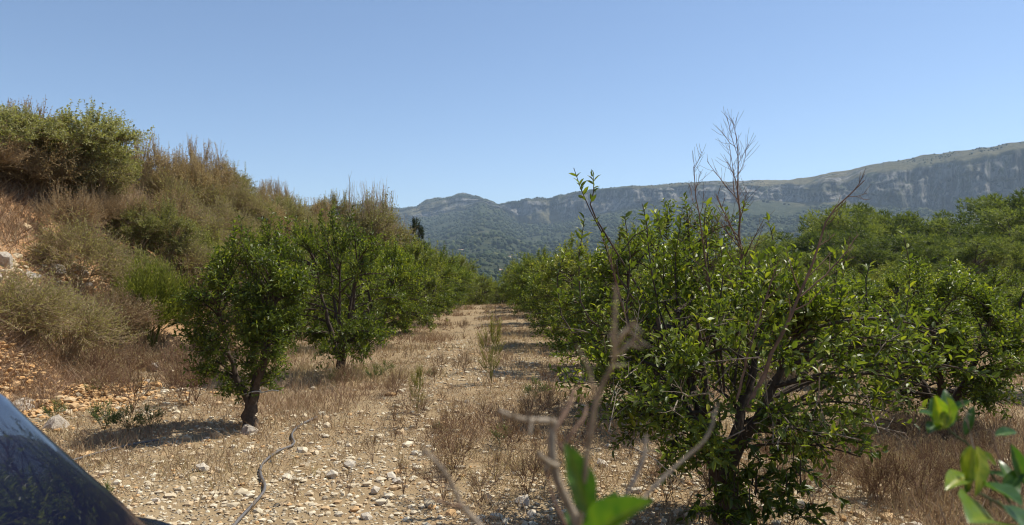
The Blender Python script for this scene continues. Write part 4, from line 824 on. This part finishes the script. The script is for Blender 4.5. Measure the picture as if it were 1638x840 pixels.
def stem(parent, origin, pl, d, r0, r1, matn='greytwig', name='stem', ext=None):
    P = np.array([pt(a, b, d if np.isscalar(d) else np.interp(k/(len(pl)-1), [0, 1], d)) for k, (a, b) in enumerate(pl)])
    if ext is not None: P = np.vstack([ext, P])
    P = smooth(P-origin, 2); g = rg(len(pl)*7+int(pl[0][0])); r = .57*np.linspace(r0, r1, len(P))*(1+.16*g.normal(size=len(P)).clip(-1, 1.8))
    tb = [tubes(P, r, 8)]
    for q in range(max(2, len(P)//4)):      # spurs and bud scars
        a = int(g.integers(1, len(P)-1)); dr = nz(nz(P[a]-P[a-1])*.7+nz(g.normal(size=3))); l = g.uniform(.006, .018); tb.append(tubes(np.array([P[a], P[a]+dr*l*.6, P[a]+dr*l]), np.array([r[a]*.7, r[a]*.5, r[a]*.2]), 5))
    v, t_, _ = cat(tb); return ob(name, mk(name, v, t_, M[matn], True), parent)
o0 = np.array([.115, .74, Hs(.115, .74)]); gnd = o0+[0, 0, .0]
t = thing('dry_sapling', 'blurred half-dead sapling close to the lens with grey twigs and two green leaves', 'sapling', o0)
stem(t, o0, [(932, 850), (905, 800), (886, 758), (881, 694), (887, 672)], .74, .0085, .0062, 'greytwig', 'stem', [gnd, gnd+[-.01, 0, .6]])
stem(t, o0, [(887, 674), (862, 672), (843, 671), (820, 667), (798, 656)], (.74, .70), .0058, .0034)
stem(t, o0, [(884, 690), (905, 660), (914, 640), (918, 622)], (.74, .78), .005, .0028, 'deadwood')
stem(t, o0, [(890, 745), (874, 738), (860, 724)], (.74, .71), .0052, .0042)
stem(t, o0, [(898, 720), (915, 690), (935, 668), (938, 650)], (.75, .8), .0042, .002, 'deadwood')
stem(t, o0, [(925, 850), (932, 790), (941, 703), (956, 626), (984, 579), (981, 549), (986, 458)], (.74, .62), .0056, .0026)
stem(t, o0, [(982, 572), (1003, 552), (1024, 536)], (.66, .64), .004, .0024); stem(t, o0, [(982, 562), (1000, 530), (1018, 512)], (.66, .62), .0034, .0026); stem(t, o0, [(950, 625), (942, 590), (922, 552)], (.68, .66), .0028, .0014)
stem(t, o0, [(960, 870), (976, 838), (1001, 793), (1030, 735), (1033, 700)], (.76, .8), .005, .0035)
stem(t, o0, [(960, 870), (984, 845), (1040, 784), (1091, 737), (1134, 703), (1149, 645)], (.76, .82), .0056, .002)
stem(t, o0, [(905, 840), (880, 790), (872, 735)], (.78, .8), .004, .0024, 'deadwood')
stem(t, o0, [(800, 880), (772, 840), (736, 806), (726, 775), (703, 742), (677, 716)], (.72, .68), .0052, .0034, 'greytwig', 'stem', [gnd+[0, 0, .8]])
stem(t, o0, [(738, 808), (706, 801), (674, 784)], (.7, .66), .0036, .0014, 'deadwood')
leafobj(t, o0, (941, 822), (911, 710), .72, .70, .46, (.45, -.9, .25), .42, .08, .1)
leafobj(t, o0, (936, 862), (1034, 796), .72, .68, .46, (-.35, -.75, .75), .5, .1, .3)
leafobj(t, o0, (945, 850), (992, 784), .76, .78, .5, (.5, -.7, .6), .35, .15, .2); leafobj(t, o0, (925, 850), (905, 800), .77, .8, .4, (-.6, -.5, .7), .3)

o1 = np.array([1.02, 1.3, Hs(1.02, 1.3)])
t = thing('citrus_sucker', 'leafy green citrus shoot close to the lens with hanging yellow-green leaves', 'shoot', o1)
stem(t, o1, [(1700, 900), (1650, 850), (1610, 812), (1588, 800), (1570, 790)], (1.3, 1.15), .006, .003, 'weed', 'stem', [o1, o1+[.02, .0, .6]])
stem(t, o1, [(1650, 850), (1600, 770), (1562, 718), (1540, 702), (1524, 690), (1514, 672)], (1.28, 1.3), .004, .002, 'weed')
stem(t, o1, [(1566, 725), (1558, 690), (1552, 660), (1545, 640)], (1.25, 1.25), .003, .0012, 'greytwig')
stem(t, o1, [(1640, 840), (1620, 770), (1600, 720), (1598, 690)], (1.25, 1.3), .003, .0016, 'deadwood')
for b_, t_, d0, d1, wr, fc, tn, cu in [((1516, 688), (1507, 640), 1.3, 1.26, .5, (-.3, -.9, .3), .75, .1), ((1518, 690), (1496, 636), 1.3, 1.33, .5, (-.6, -.6, .5), .3, .1), ((1520, 688), (1524, 622), 1.3, 1.34, .45, (.3, -.5, .8), .2, .1), ((1524, 684), (1530, 640), 1.28, 1.24, .5, (.3, -.9, .3), .7, .1),
                                       ((1526, 662), (1562, 640), 1.3, 1.3, .34, (.1, -.5, .9), .3, .1), ((1502, 670), (1478, 658), 1.3, 1.28, .4, (0, -.5, .9), .35, .1), ((1506, 682), (1492, 690), 1.3, 1.26, .5, (0, -.4, .9), .1, .1), ((1516, 660), (1520, 688), 1.27, 1.25, .5, (-.5, -.85, .0), .8, .05),
                                       ((1562, 718), (1556, 784), 1.15, 1.12, .34, (-.5, -.85, .1), .9, .08), ((1570, 716), (1574, 796), 1.15, 1.1, .34, (.1, -.95, .1), .86, .08), ((1562, 716), (1546, 762), 1.17, 1.15, .36, (-.7, -.6, .2), .8, .08), ((1576, 726), (1606, 748), 1.2, 1.2, .45, (0, -.7, .7), .75, .1),
                                       ((1556, 768), (1526, 768), 1.15, 1.1, .5, (-.1, -.4, .9), .75, .2), ((1554, 772), (1552, 792), 1.14, 1.12, .5, (0, -.9, .3), .3, .1), ((1552, 700), (1566, 650), 1.25, 1.27, .3, (-.5, -.7, .5), .15, .05), ((1575, 778), (1645, 800), 1.15, 1.05, .42, (.1, -.35, .9), .25, .1),
                                       ((1600, 840), (1570, 818), 1.12, 1.0, .6, (0, -.5, .9), .62, .1), ((1630, 800), (1612, 735), 1.2, 1.25, .5, (.3, -.7, .6), .3, .1), ((1612, 785), (1650, 752), 1.2, 1.2, .5, (.2, -.6, .7), .25, .1), ((1612, 812), (1660, 850), 1.1, 1.0, .5, (.1, -.6, .8), .2, .1), ((1625, 770), (1585, 755), 1.25, 1.28, .5, (.1, -.5, .8), .2, .1), ((1650, 780), (1630, 715), 1.2, 1.2, .4, (-.3, -.8, .5), .35, .1), ((1600, 700), (1640, 690), 1.3, 1.32, .35, (0, -.6, .8), .3, .1)]:
    leafobj(t, o1, b_, t_, d0, d1, wr, fc, tn, cu)

# ------------------------------------------------------------------ haze of the valley air
hv = np.array([[x, y, z] for z in (-45, 560) for y in (-5700, 5700) for x in (-5700, 5700)], float)
hm = bpy.data.materials.new('haze_air'); hm.use_nodes = True; ht = hm.node_tree; ht.nodes.clear()
ho = nd(ht, 'ShaderNodeOutputMaterial'); hp_ = nd(ht, 'ShaderNodeVolumePrincipled'); ht.links.new(hp_.outputs[0], ho.inputs['Volume'])
hp_.inputs['Color'].default_value = (.62, .8, 1, 1); hp_.inputs['Density'].default_value = .000095; hp_.inputs['Anisotropy'].default_value = .2
hz = ob('haze', mk('haze', hv, np.array([[0, 2, 3, 1], [4, 5, 7, 6], [0, 1, 5, 4], [2, 6, 7, 3], [0, 4, 6, 2], [1, 3, 7, 5]]), hm), kind='stuff')
hz['label'] = 'thin pale blue haze in the valley air'; hz['category'] = 'haze'
print('tris', sum(len(m.polygons) for m in bpy.data.meshes), 'objs', len(bpy.data.objects))
